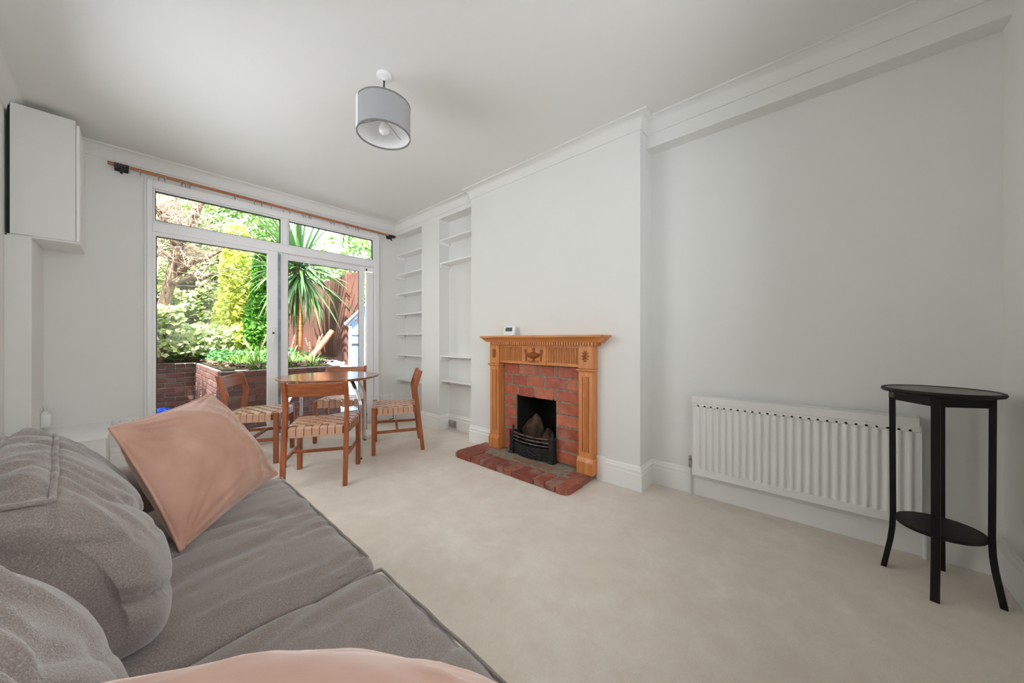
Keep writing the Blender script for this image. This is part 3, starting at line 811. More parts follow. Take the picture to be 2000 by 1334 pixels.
TX, TY, TR = 1.300, 3.545, .447
t = root('dining_table', (TX, TY, 0), 'round wooden dining table on bent chrome legs with a glossy top', 'table')
obj('table_top', lathe(B(), [(0, .722), (TR - .05, .722), (TR - .004, .738), (TR, .743), (TR, .748), (TR - .003, .751), (0, .751)], (TX, TY, 0), 72), 'table_wood', t, 30)
for k, a in enumerate((-75, 19, 108, 197)):
    a = radians(a); ca, sa = cos(a), sin(a); bm = B()
    for off in (-.0085, .0085):
        ox, oy = -sa * off, ca * off
        prof = [(.30, .722), (.33, .690), (.405, .56), (.424, .52), (.430, .48), (.432, .30), (.432, .012)]
        tube(bm, [(TX + ca * r + ox, TY + sa * r + oy, z) for r, z in prof], [.010, .010, .009, .009, .009, .008, .007], 10)
    lg = obj('leg', bm, 'chrome', t, 60)
    obj('glide', lathe(B(), [(0, 0), (.012, 0), (.012, .014), (0, .014)], (TX + ca * .432, TY + sa * .432, 0), 12), 'rubber', lg)
    obj('top_plate', box(B(), -.06, .06, -.035, .035, .716, .722, M=Matrix.Translation((TX + ca * .31, TY + sa * .31, 0)) @ Matrix.Rotation(a, 4, 'Z')), 'black_metal', lg)

# ------------------------------------------------------------------ fireplace: surround
t = root('mantelpiece', (XCH, 1.85, 0), 'orange pine fireplace surround with fluted pilasters and carved urn', 'fireplace surround')
XB = XCH - .002
def profile_round(bm, pts, y0, y1, xw=XB):
    """moulding that runs round the two ends: pts (dx out from the face x=2.385, z)"""
    path = [(xw, y0), (2.385, y0), (2.385, y1), (xw, y1)]
    return sweep(bm, path, pts)
obj('mantel_shelf', boxes((2.292, XB, 1.166, 2.470, 1.120, 1.141), bev=.004, seg=2), 'pine_y', t, 30)
obj('crown_moulding', profile_round(B(), [(.0, 1.080), (.036, 1.080), (.038, 1.086), (.048, 1.094), (.062, 1.108), (.072, 1.120), (0, 1.120)], 1.255, 2.395), 'pine_y', t, 50)
bm = boxes((2.362, XB, 1.262, 2.388, 1.056, 1.080))
obj('dentil_backing', bm, 'pine_y', t)
bm = B(); nd = 46
for k in range(nd):
    y = 1.262 + (2.388 - 1.262) * (k + .5) / nd
    box(bm, 2.347, 2.362, y - .0075, y + .0075, 1.057, 1.079)
for k in range(4):
    for yy in (1.250, 2.388): box(bm, 2.362 + .025 * k + .004, 2.362 + .025 * k + .019, yy, yy + .012, 1.057, 1.079)
tag(obj('dentil_row', bm, 'pine_z', t), kind='stuff')
PL, PR = (2.293, 2.410), (1.285, 1.405)     # the two pilasters, y ranges
obj('frieze_board', boxes((2.412, XB, PR[1], PL[0], .882, 1.058)), 'pine_y', t)
for (a, b) in ((1.405, 1.735), (2.002, 2.293)):
    f = obj('fluted_panel', boxes((2.398, 2.412, a, b, .882, .905), (2.398, 2.412, a, b, 1.036, 1.058), (2.398, 2.412, a, a + .012, .905, 1.036), (2.398, 2.412, b - .012, b, .905, 1.036)), 'pine_y', t)
    n = 19; bm = B()
    for k in range(n):
        y = a + .012 + (b - a - .024) * (k + .5) / n; w = (b - a - .024) / n * .26
        box(bm, 2.394, 2.4115, y - w, y + w, .905, 1.036)
    tag(obj('flute_row', bm, 'pine_z', f), kind='stuff')
cp = obj('urn_panel', boxes((2.392, 2.412, 1.738, 2.0, .880, 1.058), bev=.002), 'pine_y', t)
bm = B(); YU = 1.872; RX = Matrix.Translation((2.392, YU, 0))
def relief(prof, c, n=20): return lathe(bm, prof, c, n, None, .85, 1)
relief([(0, .906), (.030, .906), (.030, .912), (.012, .918), (.010, .928), (.022, .936), (.050, .948), (.068, .962), (.070, .972), (.074, .974), (.074, .979), (.055, .981), (.030, .990), (.012, .997), (.010, 1.004), (.018, 1.012), (.018, 1.022), (.008, 1.030), (0, 1.032)], (2.392, YU, 0))
for s in (-1, 1):
    tube(bm, [(2.387, YU + s * y, z) for y, z in ((.060, .975), (.085, .985), (.100, .998), (.098, 1.012), (.084, 1.014), (.080, 1.002), (.088, .996))], [.006, .007, .008, .008, .007, .006, .004], 8)
    tube(bm, [(2.388, YU + s * y, z) for y, z in ((.097, .996), (.092, .975), (.082, .955), (.088, .935), (.078, .918), (.090, .910))], [.007, .008, .006, .007, .005, .004], 8)
    tube(bm, [(2.389, YU + s * y, z) for y, z in ((.01, .915), (.035, .908), (.055, .914), (.062, .908))], [.005, .005, .004, .003], 7)
for k in range(11):
    y = (k - 5) * .0115; tube(bm, [(2.371 + abs(k - 5) * .0022, YU + y, .966), (2.375 + abs(k - 5) * .002, YU + y * .7, .946)], [.0042, .0028], 6)
obj('urn_carving', bm, 'carved_pine', cp, 60)
for (a, b) in (PR, PL):
    blk = obj('corner_block', boxes((2.378, XB, a - .004, b + .004, .874, 1.058), bev=.002), 'pine_z', t, 30)
    bm = B(); yc, zc = (a + b) / 2, .972
    for ring, rad, sz in ((0, .021, .012), (1, .011, .008)):
        for k in range(10):
            an = 2 * pi * (k + .5 * ring) / 10; dy, dz = cos(an), sin(an)
            M = Matrix.Translation((2.378 - ring * .004, yc + dy * rad * .92, zc + dz * rad * 1.55)) @ Matrix.Rotation(an, 4, 'X') @ Matrix.Diagonal((.9, 1.5, .55, 1))
            bmesh.ops.create_icosphere(bm, subdivisions=1, radius=sz, matrix=M)
    bmesh.ops.create_icosphere(bm, subdivisions=2, radius=.007, matrix=Matrix.Translation((2.371, yc, zc)))
    obj('rosette', bm, 'carved_pine', blk, 60)
    obj('capital', sweep(B(), [(2.44, a), (2.380, a), (2.380, b), (2.44, b)], [(0, .846), (.004, .846), (.008, .853), (.016, .860), (.016, .872), (0, .872)]), 'pine_y', t, 40)
    p = obj('pilaster', boxes((2.390, XB, a, b, .17, .846)), 'pine_z', t)
    bm = boxes((2.380, 2.390, a, b, .17, .215), (2.380, 2.390, a, b, .812, .846), (2.380, 2.390, a, a + .030, .215, .812), (2.380, 2.390, b - .030, b, .215, .812))
    w = (b - a - .06)
    for k in range(3):
        y = a + .030 + w * (k + 1) / 4; box(bm, 2.380, 2.390, y - .0048, y + .0048, .215, .812)
    obj('pilaster_front', bm, 'pine_z', p)
    obj('plinth_block', prism(B(), [(.0, .046), (-.018, .046), (-.018, .140), (-.004, .172), (0, .172)], lambda q, s: Vector((2.384 + q[0], s, q[1])), a - .010, b + .010), 'pine_z', t)
    box_b = obj('plinth_core', boxes((2.384, XB, a - .010, b + .010, .046, .170)), 'pine_z', t)

# ------------------------------------------------------------------ fireplace: brick panel and hearth
XF = 2.446
t = root('fireplace_brickwork', (XF, 1.85, .045), 'red brick panel with grey mortar round the open fire inside the pine surround', 'brickwork')
yl, yr = 2.281, 1.417      # photo left -> right is falling y
o0, o1 = 2.122, 1.668      # opening
ZT = .879; ROWH = (ZT - .048) / 8.0
obj('mortar_bed', boxes((XF + .0035, XCH - .002, o0, yl - .002, .048, ZT), (XF + .0035, XCH - .002, yr + .002, o1, .048, ZT), (XF + .0035, XCH - .002, o1, o0, .585, ZT)), 'mortar', t)
bcache = {}
def brick_mesh(l, d, h, matn, bev=.004):
    key = (round(l, 3), round(d, 3), round(h, 3), matn)
    if key not in bcache:
        bm = boxes((-d / 2, d / 2, -l / 2, l / 2, -h / 2, h / 2), bev=bev)
        bcache[key] = mesh_of('brick', bm, matn)
    return bcache[key]
rng = random.Random(3)
def lay(parent, ya, yb, z0, z1, matn='fire_brick', x=XF, d=.0135):
    l = abs(ya - yb) - .012; h = z1 - z0 - .012
    w = Matrix.Translation((x + d / 2 + rng.uniform(-.0025, .002), (ya + yb) / 2, (z0 + z1) / 2)) @ Matrix.Rotation(rng.uniform(-.008, .008), 4, 'X')
    inst('brick', brick_mesh(l, d, h, matn), parent, w)
W = yl - yr - .006
rows = {7: [.20, .20, .215, .045, .228], 6: [.105, .195, .205, .235, .148], 5: [.185, .20, .215, .05, .238]}
for r, ws in rows.items():
    y = yl - .003; tot = sum(ws)
    for w_ in ws:
        w2_ = w_ * W / tot; lay(t, y, y - w2_, .048 + r * ROWH, .048 + (r + 1) * ROWH); y -= w2_
for r in range(5):
    lay(t, yl - .003, o0, .048 + r * ROWH, .048 + (r + 1) * ROWH); lay(t, o1, yr + .003, .048 + r * ROWH, .048 + (r + 1) * ROWH)

t = root('hearth', (2.25, 1.9, 0), 'raised red brick hearth slab with rounded corners on the carpet', 'hearth')
hx0, hx1, hy0, hy1 = 2.030, XCH - .001, 1.292, 2.545
obj('mortar_bed', boxes((hx0 + .012, hx1, hy0 + .012, hy1 - .012, -.005, .0425)), 'mortar', t)
def hb(x0, x1, y0, y1, m='hearth_brick', z=.046, corner=None):
    dz = rng.uniform(-.003, .002)
    if corner:
        bm = B(); r = .055; sgn = corner
        ye_, yi = (y0, y1) if sgn < 0 else (y1, y0)
        pts = [(x1, yi), (x0, yi)]
        for k in range(6):
            a = k / 5 * pi / 2
            pts.append((x0 + r - r * cos(a), ye_ - sgn * (r - r * sin(a))))
        pts.append((x1, ye_))
        prism(bm, pts, lambda p, s: Vector((p[0], p[1], s)), .0, z + dz)
    else: bm = boxes((x0, x1, y0, y1, 0, z + dz), bev=.004)
    obj('brick', bm, m, t)
g = .009
seq = [.215, .105, .185, .075, .085, .20, .10, .085]; tot = sum(seq) ; y = hy1
L = hy1 - hy0 - .10
for k, w_ in enumerate(seq):
    l = w_ * L / tot
    hb(hx0 + rng.uniform(-.003, .003), hx0 + .185, y - l + g / 2, y - g / 2, corner=(1 if k == 0 else None)); y -= l
hb(hx0, hx0 + .21, hy0, y - g / 2, corner=-1)
hb(hx0 + .22, hx0 + .33, hy0 + .004, hy0 + .155); hb(hx0 + .34, hx1 - .022, hy0 + .006, hy0 + .145, 'hearth_brick_stained')
hb(hx0 + .197, hx0 + .31, hy1 - .215, hy1 - .004); hb(hx0 + .32, hx1 - .02, hy1 - .13, hy1 - .004)
y = hy1 - .225
for l in (.12, .20, .215, .205): hb(hx0 + .215, hx0 + .312, y - l + g, y, 'hearth_brick_stained', .043); y -= l
hb(hx0 + .222, hx0 + .312, hy0 + .165, y, 'hearth_brick', .044)
y = hy1 - .14
for l in (.17, .225, .225, .22): hb(hx0 + .322, hx1 - .02, y - l + g, y, 'hearth_brick_stained', .043); y -= l

# fire basket
t = root('fire_basket', (2.40, 1.89, .045), 'black cast iron fire basket front with bowed bars on the hearth', 'fire grate')
YG0, YG1 = 1.668, 2.128
for y in (YG0 + .005, YG1 - .005):
    s = -1 if y < 1.9 else 1
    p = obj('post', boxes((2.372, 2.432, y - .022, y + .022, .062, .252), (2.362, 2.442, y - .030, y + .030, .044, .062), (2.366, 2.438, y - .027, y + .027, .098, .108), (2.366, 2.438, y - .026, y + .026, .246, .258), bev=.003), 'cast_iron', t)
    obj('finial', lathe(B(), [(0, .258), (.012, .258), (.006, .268), (.013, .282), (.010, .296), (.0, .306)], (2.402, y, 0), 12), 'cast_iron', p, 60)
def bow(y, d): u = (y - YG0) / (YG1 - YG0) * 2 - 1; return d * (1 - u * u)
for k, z in enumerate((.243, .212, .180)):
    pts = [(2.395 - bow(YG0 + (YG1 - YG0) * i / 16, .050), YG0 + (YG1 - YG0) * i / 16, z) for i in range(17)]
    obj('bar', tube(B(), pts, .0095 if k == 0 else .0085, 8), 'worn_iron_bar', t, 60)
bm = B(); R = []
for i in range(17):
    y = YG0 + (YG1 - YG0) * i / 16; x = 2.398 - bow(y, .050)
    R.append([bm.verts.new((x + a, y, z)) for a, z in ((0, .050), (0, .158), (.012, .158), (.012, .050))])
for a, b in zip(R, R[1:]):
    for k in range(4): bm.faces.new((a[k], a[(k + 1) % 4], b[(k + 1) % 4], b[k]))
bm.faces.new(R[0]); bm.faces.new(R[-1][::-1]); bmesh.ops.recalc_face_normals(bm, faces=bm.faces[:])
fp = obj('ash_plate', bm, 'cast_iron', t, 60)
bm = B()
for s in (-1, 1):
    sp = [(.0, .098), (.03, .110), (.05, .092), (.075, .085), (.11, .100), (.135, .088), (.150, .112), (.138, .122)]
    tube(bm, [(2.394 - bow(1.898 + s * a, .050), 1.898 + s * a, z) for a, z in sp], [.009, .008, .007, .007, .006, .006, .005, .004], 8)
    sp = [(.0, .098), (.02, .075), (.05, .070), (.06, .080)]
    tube(bm, [(2.394 - bow(1.898 + s * a, .050), 1.898 + s * a, z) for a, z in sp], [.008, .007, .006, .004], 8)
bmesh.ops.create_icosphere(bm, subdivisions=2, radius=.016, matrix=Matrix.Translation((2.343, 1.898, .112)) @ Matrix.Diagonal((.6, 1, 1.3, 1)))
obj('scroll_ornament', bm, 'cast_iron', fp, 60)
obj('grate_bed', boxes(*[(2.41, 2.62, 1.70 + k * .045, 1.715 + k * .045, .10, .115) for k in range(9)], (2.41, 2.425, 1.69, 2.09, .09, .10), (2.60, 2.615, 1.69, 2.09, .03, .10)), 'cast_iron', t)
def lump(bm, c, sx, sy, sz, sd, lean=0):
    tmp = bmesh.new(); bmesh.ops.create_icosphere(tmp, subdivisions=4, radius=1)
    for v in tmp.verts:
        p = v.co.normalized(); f = 1 + .22 * nz(p.x * 1.6 + sd, p.y * 1.6, p.z * 1.6) + .06 * nz(p.x * 5 + sd, p.y * 5, p.z * 5)
        tz = max(0, p.z); k = 1 - .40 * tz
        v.co = Vector((c[0] + p.x * sx * f * k, c[1] + p.y * sy * f * k + lean * tz, max(.118, c[2] + p.z * sz * f)))
    me = bpy.data.meshes.new('t'); tmp.to_mesh(me); tmp.free(); bm.from_mesh(me); bpy.data.meshes.remove(me); return bm
tag(obj('fire_stone', lump(B(), (2.555, 2.00, .24), .075, .12, .15, 1.3, -.05), 'scorched_stone', None, 180), 'large brown scorched stone heaped behind the fire basket bars', 'stone')
tag(obj('fire_stone', lump(B(), (2.52, 1.80, .20), .06, .07, .10, 6.2, .0), 'scorched_stone', None, 180), 'small brown scorched stone at the shadowed end of the fire basket', 'stone')

# thermostat on the mantel
t = root('thermostat', (2.40, 2.17, 1.141), 'small white thermostat with grey screen standing on the pine mantel shelf', 'thermostat')
Mt = Matrix.Translation((2.395, 2.17, 1.142)) @ Matrix.Rotation(.16, 4, 'Y')
obj('body', box(B(), -.009, .009, -.070, .070, .004, .092, .006, 2, M=Mt), 'white_plastic', t, 40)
obj('screen', box(B(), -.0105, -.009, -.040, .046, .040, .078, .0, 1, M=Mt), 'screen_grey', t)
obj('stand_foot', box(B(), -.012, .045, -.055, .055, -.0005, .006, .002, M=Matrix.Translation((2.395, 2.17, 1.142))), 'white_plastic', t)

# ------------------------------------------------------------------ radiator
t = root('radiator', (2.66, .12, .16), 'long white ribbed radiator on the wall behind the dark plant stand', 'radiator')
ry0, ry1, rz0, rz1, rx = -.402, .637, .160, .712, 2.610
prof = []; nrib = 26; st = (ry1 - ry0 - .04) / nrib; y = ry0 + .02
pts = [(rx + .012, ry0 + .004), (rx + .012, ry0 + .02)]
for k in range(nrib):
    b0 = ry0 + .02 + k * st
    pts += [(rx + .012, b0 + st * .06), (rx + .010, b0 + st * .14), (rx + .002, b0 + st * .30), (rx + .0, b0 + st * .36), (rx + .0, b0 + st * .64), (rx + .002, b0 + st * .70), (rx + .010, b0 + st * .86), (rx + .012, b0 + st * .94)]
pts += [(rx + .012, ry1 - .02), (rx + .012, ry1 - .004)]
bm = B(); lo = [bm.verts.new((x, y, rz0 + .045)) for x, y in pts]; hi = [bm.verts.new((x, y, rz1 - .062)) for x, y in pts]
for a in range(len(pts) - 1): bm.faces.new((lo[a], hi[a], hi[a + 1], lo[a + 1]))
obj('front_panel', bm, 'radiator_enamel', t, 50)
obj('panel_edge', boxes((rx + .0135, rx + .020, ry0, ry1, rz0 + .03, rz1 - .05), (rx - .0, rx + .016, ry0, ry1, rz0, rz0 + .050), (rx + .0, rx + .016, ry0, ry1, rz1 - .075, rz1 - .035), bev=.003), 'radiator_enamel', t)
obj('side_panel', boxes((rx + .008, XREC - .02, ry1 - .004, ry1 + .001, rz0 + .02, rz1 - .01), (rx + .008, XREC - .02, ry0 - .001, ry0 + .004, rz0 + .02, rz1 - .06), bev=.001), 'radiator_enamel', t)
obj('top_grille', boxes((rx - .004, rx + .001, ry0 + .008, ry1 + .002, rz1 - .048, rz1), (rx - .004, XREC - .024, ry0 + .008, ry1 + .002, rz1 - .004, rz1), bev=.002), 'radiator_enamel', t)
obj('rear_panel', boxes((XREC - .045, XREC - .03, ry0 + .01, ry1 - .01, rz0 + .02, rz1 - .03)), 'radiator_enamel', t)
obj('wall_bracket', boxes((XREC - .03, XREC - .002, ry0 + .15, ry0 + .18, .3, .6), (XREC - .03, XREC - .002, ry1 - .18, ry1 - .15, .3, .6)), 'radiator_enamel', t)
bm = tube(B(), [(2.655, .660, -.005), (2.655, .660, .215)], .0075, 10)
p = obj('pipe', bm, 'radiator_enamel', t, 60)
bm = tube(B(), [(2.655, .660, .195), (2.655, .660, .275)], [.012, .009], 10); tube(bm, [(2.655, .660, .235), (2.655, .632, .235)], .010, 10)
tube(bm, [(2.640, .666, .250), (2.664, .655, .250)], .006, 8)
obj('valve', bm, 'dull_steel', p, 60)
obj('pipe', tube(B(), [(2.655, -.418, -.005), (2.655, -.418, .20), (2.652, -.395, .205)], .009, 10), 'radiator_enamel', t, 60)

# ------------------------------------------------------------------ plant stand
SX, SY = 2.416, -.420
t = root('plant_stand', (SX, SY, 0), 'tall black wooden plant stand with round top and lower shelf by the radiator', 'plant stand')
feet = [(2.447, -.252), (2.248, -.380), (2.583, -.456), (2.376, -.585)]
obj('top_tray', lathe(B(), [(0, .858), (.160, .858), (.174, .862), (.178, .869), (.176, .877), (.170, .879), (.166, .874), (0, .872)], (SX, SY, 0), 56), 'dark_wood', t, 40)
obj('top_surface', lathe(B(), [(0, .8725), (.164, .8745), (.164, .8755), (0, .8745)], (SX, SY, 0), 56), 'worn_sheen_top', t, 40)
obj('lower_shelf', lathe(B(), [(0, .246), (.118, .246), (.128, .250), (.130, .257), (.128, .264), (.124, .265), (.121, .259), (0, .257)], (SX, SY, 0), 48), 'worn_sheen_top', t, 40)
obj('shelf_rim', lathe(B(), [(.122, .2595), (.129, .250), (.1325, .256), (.1315, .2655), (.124, .2665)], (SX, SY, 0), 48), 'dark_wood', t, 40)
tops = []
for fx_, fy_ in feet:
    d = Vector((fx_ - SX, fy_ - SY)); L = d.length; d.normalize(); pr = Vector((-d.y, d.x))
    prof = [(.140, .862), (.139, .60), (.138, .36), (.1375, .27), (.140, .20), (.146, .14), (.156, .075), (L - .003, .0)]
    bm = B(); R = []
    for r, z in prof:
        R.append([bm.verts.new((SX + d.x * (r + a) + pr.x * b, SY + d.y * (r + a) + pr.y * b, z)) for a, b in ((-.010, -.013), (.010, -.013), (.010, .013), (-.010, .013))])
    for a, b in zip(R, R[1:]):
        for k in range(4): bm.faces.new((a[k], a[(k + 1) % 4], b[(k + 1) % 4], b[k]))
    bm.faces.new(R[0]); bm.faces.new(R[-1][::-1]); bmesh.ops.recalc_face_normals(bm, faces=bm.faces[:])
    o = obj('leg', bm, 'dark_wood', t, 40); tops.append((SX + d.x * .139, SY + d.y * .139))
    if (fx_, fy_) == feet[0]:
        bm = B(); c = (SX + d.x * .139, SY + d.y * .139)
        box(bm, -.012, .012, -.0145, .0145, .826, .858, M=Matrix.Translation((c[0], c[1], 0)) @ Matrix.Rotation(math.atan2(d.y, d.x), 4, 'Z'))
        obj('corner_bracket', bm, 'worn_brass_green', o)
order = [0, 1, 3, 2]
for k in range(4):
    a, b = tops[order[k]], tops[order[(k + 1) % 4]]
    dv = Vector((b[0] - a[0], b[1] - a[1])); M = Matrix.Translation((a[0], a[1], 0)) @ Matrix.Rotation(math.atan2(dv.y, dv.x), 4, 'Z')
    obj('apron', box(B(), .008, dv.length - .008, -.006, .006, .815, .860, .002, M=M), 'dark_wood', t)

# ------------------------------------------------------------------ pendant lamp
LX, LY = 1.038, 1.982
t = root('pendant_lamp', (LX, LY, ZC), 'ceiling lamp with grey fabric drum shade and white lining', 'lamp')
obj('ceiling_rose', lathe(B(), [(0, ZC), (.043, ZC), (.045, ZC - .010), (.040, ZC - .022), (.016, ZC - .028), (.010, ZC - .036), (0, ZC - .036)], (LX, LY, 0), 28), 'white_plastic', t, 40)
obj('cord', tube(B(), [(LX, LY, ZC - .03), (LX, LY, 2.47)], .0045, 8), 'dark_wood', t, 60)
lz0, lz1, lr = 2.360, 2.550, .156
def ringwall(r0, r1, a0, a1, z0, z1, n=64):
    bm = B(); R = []
    for i in range(n + 1):
        a = a0 + (a1 - a0) * i / n
        R.append([bm.verts.new((LX + r * cos(a), LY + r * sin(a), z)) for r, z in ((r0, z0), (r1, z0), (r1, z1), (r0, z1))])
    for a, b in zip(R, R[1:]):
        for k in range(4): bm.faces.new((a[k], a[(k + 1) % 4], b[(k + 1) % 4], b[k]))
    bm.faces.new(R[0]); bm.faces.new(R[-1][::-1]); bmesh.ops.recalc_face_normals(bm, faces=bm.faces[:]); return bm
sh = obj('lamp_shade', ringwall(lr - .0015, lr, 0, 2 * pi, lz0, lz1, 96), 'shade_grey', t, 60)
obj('shade_lining', ringwall(lr - .0035, lr - .002, 0, 2 * pi, lz0 + .002, lz1 - .002, 96), 'shade_lining', sh, 60)
for z in (lz0, lz1 - .008): obj('rim_tape', ringwall(lr - .005, lr + .0015, 0, 2 * pi, z - .001, z + .008, 96), 'shade_rim', sh, 60)
aseam = radians(155)
obj('seam_flap', ringwall(lr + .0005, lr + .003, aseam, aseam + radians(22), lz0 + .002, lz1 - .002, 10), 'shade_lining', sh, 60)
bm = B()
for k in range(3):
    a = radians(20 + 120 * k); tube(bm, [(LX + .02 * cos(a), LY + .02 * sin(a), lz0 + .10), (LX + (lr - .004) * cos(a), LY + (lr - .004) * sin(a), lz0 + .06)], .003, 6)
tube(bm, [(LX + .022 * cos(2 * pi * k / 20), LY + .022 * sin(2 * pi * k / 20), lz0 + .10) for k in range(20)], .003, 6, closed=True)
obj('shade_carrier', bm, 'dull_steel', sh, 60)
obj('lamp_holder', lathe(B(), [(0, 2.486), (.012, 2.486), (.019, 2.476), (.019, 2.454), (.013, 2.446), (0, 2.446)], (LX, LY, 0), 20), 'white_plastic', t, 40)
obj('bulb', lathe(B(), [(.013, 2.448), (.014, 2.438), (.026, 2.418), (.031, 2.400), (.028, 2.382), (.016, 2.370), (0, 2.367)], (LX, LY, 0), 24), 'bulb_glass', t, 180)

# ------------------------------------------------------------------ curtain pole and rings
PY, PZ0, PZ1 = 4.395, 2.583, 2.549
def pz(x): return PZ0 + (PZ1 - PZ0) * (x + .131) / 2.61
t = root('curtain_pole', (1.17, PY, 2.56), 'slim wooden curtain pole with black brackets above the patio door', 'curtain pole')
obj('pole', tube(B(), [(-.131, PY, pz(-.131)), (2.476, PY, pz(2.476))], .0135, 16), 'pole_wood', t, 60)
for x in (-.055, 2.412):
    z = pz(x); bm = boxes((x - .040, x + .040, YW - .012, YW, z - .032, z + .032), (x - .012, x + .012, PY - .005, YW - .010, z - .030, z - .018), bev=.002)
    br = obj('bracket', bm, 'black_metal', t)
    pts = [(x, PY + .020 * cos(a), z + .020 * sin(a)) for a in [radians(d) for d in range(-200, 21, 20)]]
    bm = B()
    for dx in (-.034, -.017, 0, .017, .034): tube(bm, [(p[0] + dx, p[1], p[2]) for p in pts], .009, 6)
    obj('cup', bm, 'black_metal', br, 60)
    bm = tube(B(), [(x, PY, z - .018), (x, PY, z - .055)], .005, 8); bmesh.ops.create_icosphere(bm, subdivisions=2, radius=.010, matrix=Matrix.Translation((x, PY, z - .060)))
    obj('thumb_screw', bm, 'black_metal', br, 60)
ringx = (-.008, .052, .164, .204, .313, .340, .354, .368, .703, .862, .926, 1.010, 1.122, 1.183, 1.318, 1.340, 1.380, 1.396, 1.620, 1.654, 1.802, 1.822, 1.917, 1.953, 2.224)
first = None
for k, x in enumerate(ringx):
    if first is None:
        r = root('curtain_ring', (x, PY, pz(x)), 'thin metal curtain ring hanging empty on the wooden curtain pole', 'curtain ring', 'curtain rings on the pole')
        z = pz(x)
        obj('hoop', tube(B(), [(x, PY + .0235 * cos(2 * pi * i / 20), z - .0095 + .0235 * sin(2 * pi * i / 20)) for i in range(20)], .0030, 6, closed=True), 'dull_steel', r, 60)
        obj('eyelet', tube(B(), [(x, PY + .006 * cos(2 * pi * i / 10), z - .040 + .007 * sin(2 * pi * i / 10)) for i in range(10)], .0022, 5, closed=True), 'dull_steel', r, 60)
        first = r
    else:
        copy_tree(first, Matrix.Translation((x, PY, pz(x))) @ Matrix.Rotation(random.uniform(-.35, .35), 4, 'Z'))

# ------------------------------------------------------------------ alcove shelves
nums = ['topmost', 'second from the top', 'third from the top', 'fourth from the top', 'fifth from the top', 'sixth from the top', 'lowest']
for k, z in enumerate((2.311, 2.032, 1.757, 1.472, 1.190, .900, .552)):
    t = root('alcove_shelf', ((XPIER + XALC) / 2, (P1 + YW) / 2, z), '%s white shelf in the narrow alcove beside the patio door' % nums[k], 'shelf', 'shelves in the alcove by the patio door')
    obj('board', boxes((XPIER + .006, XALC - .001, P1 + .001, YW - .001, z - .018, z), bev=.0015), 'gloss_white', t)
    for y0 in (YW - .019, P1 + .001): obj('batten', boxes((XPIER + .012, XALC - .010, y0, y0 + .018, z - .060, z - .018), bev=.0015), 'gloss_white', t)
for lab, z in (('topmost white shelf in the wider alcove beside the chimney breast', 2.330), ('second white shelf down in the wider alcove beside the chimney breast', 2.048),
               ('upper of the two low white shelves in the wider alcove beside the chimney breast', .911), ('lowest white shelf in the wider alcove beside the chimney breast', .612)):
    t = root('alcove_shelf', ((XPIER + XALC) / 2, (YC1 + P2) / 2, z), lab, 'shelf', 'shelves in the alcove by the chimney breast')
    obj('board', boxes((XPIER + .006, XALC - .001, YC1 + .001, P2 - .001, z - .018, z), bev=.0015), 'gloss_white', t)
    for y0 in (P2 - .019, YC1 + .001): obj('batten', boxes((XPIER + .012, XALC - .010, y0, y0 + .018, z - .060, z - .018), bev=.0015), 'gloss_white', t)

# ------------------------------------------------------------------ sockets
def socket(M, label, kind, w=.146, h=.086, chrome=False):
    """plate in local x (width), z (height), facing -y"""
    t = root('wall_socket', M.to_translation(), label, 'socket')
    obj('plate', box(B(), -w / 2, w / 2, -.009, 0, -h / 2, h / 2, .003, 2, M=M), 'dull_steel' if chrome else 'white_plastic', t, 40)
    for s in ((-1, 1) if kind == 'double' else (0,)):
        bm = B()
        for dx, dz, a, b in ((0, .012, .004, .008), (-.011, -.010, .007, .003), (.011, -.010, .007, .003)):
            box(bm, s * .038 + dx - a / 2, s * .038 + dx + a / 2, -.0096, -.0085, dz - b / 2, dz + b / 2, M=M)
        obj('pin_holes', bm, 'dark_hole', t)
        obj('switch', box(B(), s * .010 + (s == 0) * .02 - .005, s * .010 + (s == 0) * .02 + .005, -.013, -.009, .014, .032, .001, M=M), 'white_plastic', t)
    return t
socket(Matrix.Translation((-.026, YW, .385)), 'white double socket on the wall between the low boxing and the patio door', 'double', .150, .075)
socket(Matrix.Translation((2.345, YW, .30)), 'white double socket low on the wall between patio door and shelf alcove', 'double')
socket(Matrix.Translation((2.450, YW, .30)), 'small white single socket beside the double socket near the shelf alcove', 'single', .060)
socket(Matrix.Translation((XALC - .017, 3.41 - .07, .062)) @ Matrix.Rotation(-pi / 2, 4, 'Z'), 'grey double socket on the baseboard under the wider alcove', 'double', .146, .086, True)
t = root('connection_box', (-.44, 4.40, .44), 'small white electric connection box on the boxed-in duct above the low ledge', 'electric box')
obj('body', boxes((-.452, -.420, 4.33, 4.45, .438, .556), bev=.008, seg=2), 'white_plastic', t, 40)
obj('cover', boxes((-.452, -.408, 4.322, 4.40, .446, .540), bev=.006, seg=2), 'white_plastic', t, 40)
obj('cable', tube(B(), [(-.440, 4.42, .555), (-.444, 4.43, .575), (-.450, 4.44, .58)], .004, 6), 'white_plastic', t, 60)
tag(obj('loose_cable', tube(B(), [(2.452, 4.445, .20), (2.452, 4.430, .10), (2.440, 4.40, .03), (2.425, 4.37, .006), (2.36, 4.36, .006)], .0045, 8), 'rubber', None, 60), 'short dark cable hanging down to the carpet in the corner by the patio door', 'cable')
tag(obj('floor_cable', tube(B(), [(2.25, 4.40, .006), (1.95, 4.385, .006), (1.5, 4.40, .006), (1.1, 4.38, .006), (.75, 4.36, .006), (.2, 4.40, .006), (-.1, 4.42, .006)], .005, 8), 'white_plastic', None, 60), 'thin pale cable running along the carpet edge under the patio door', 'cable')
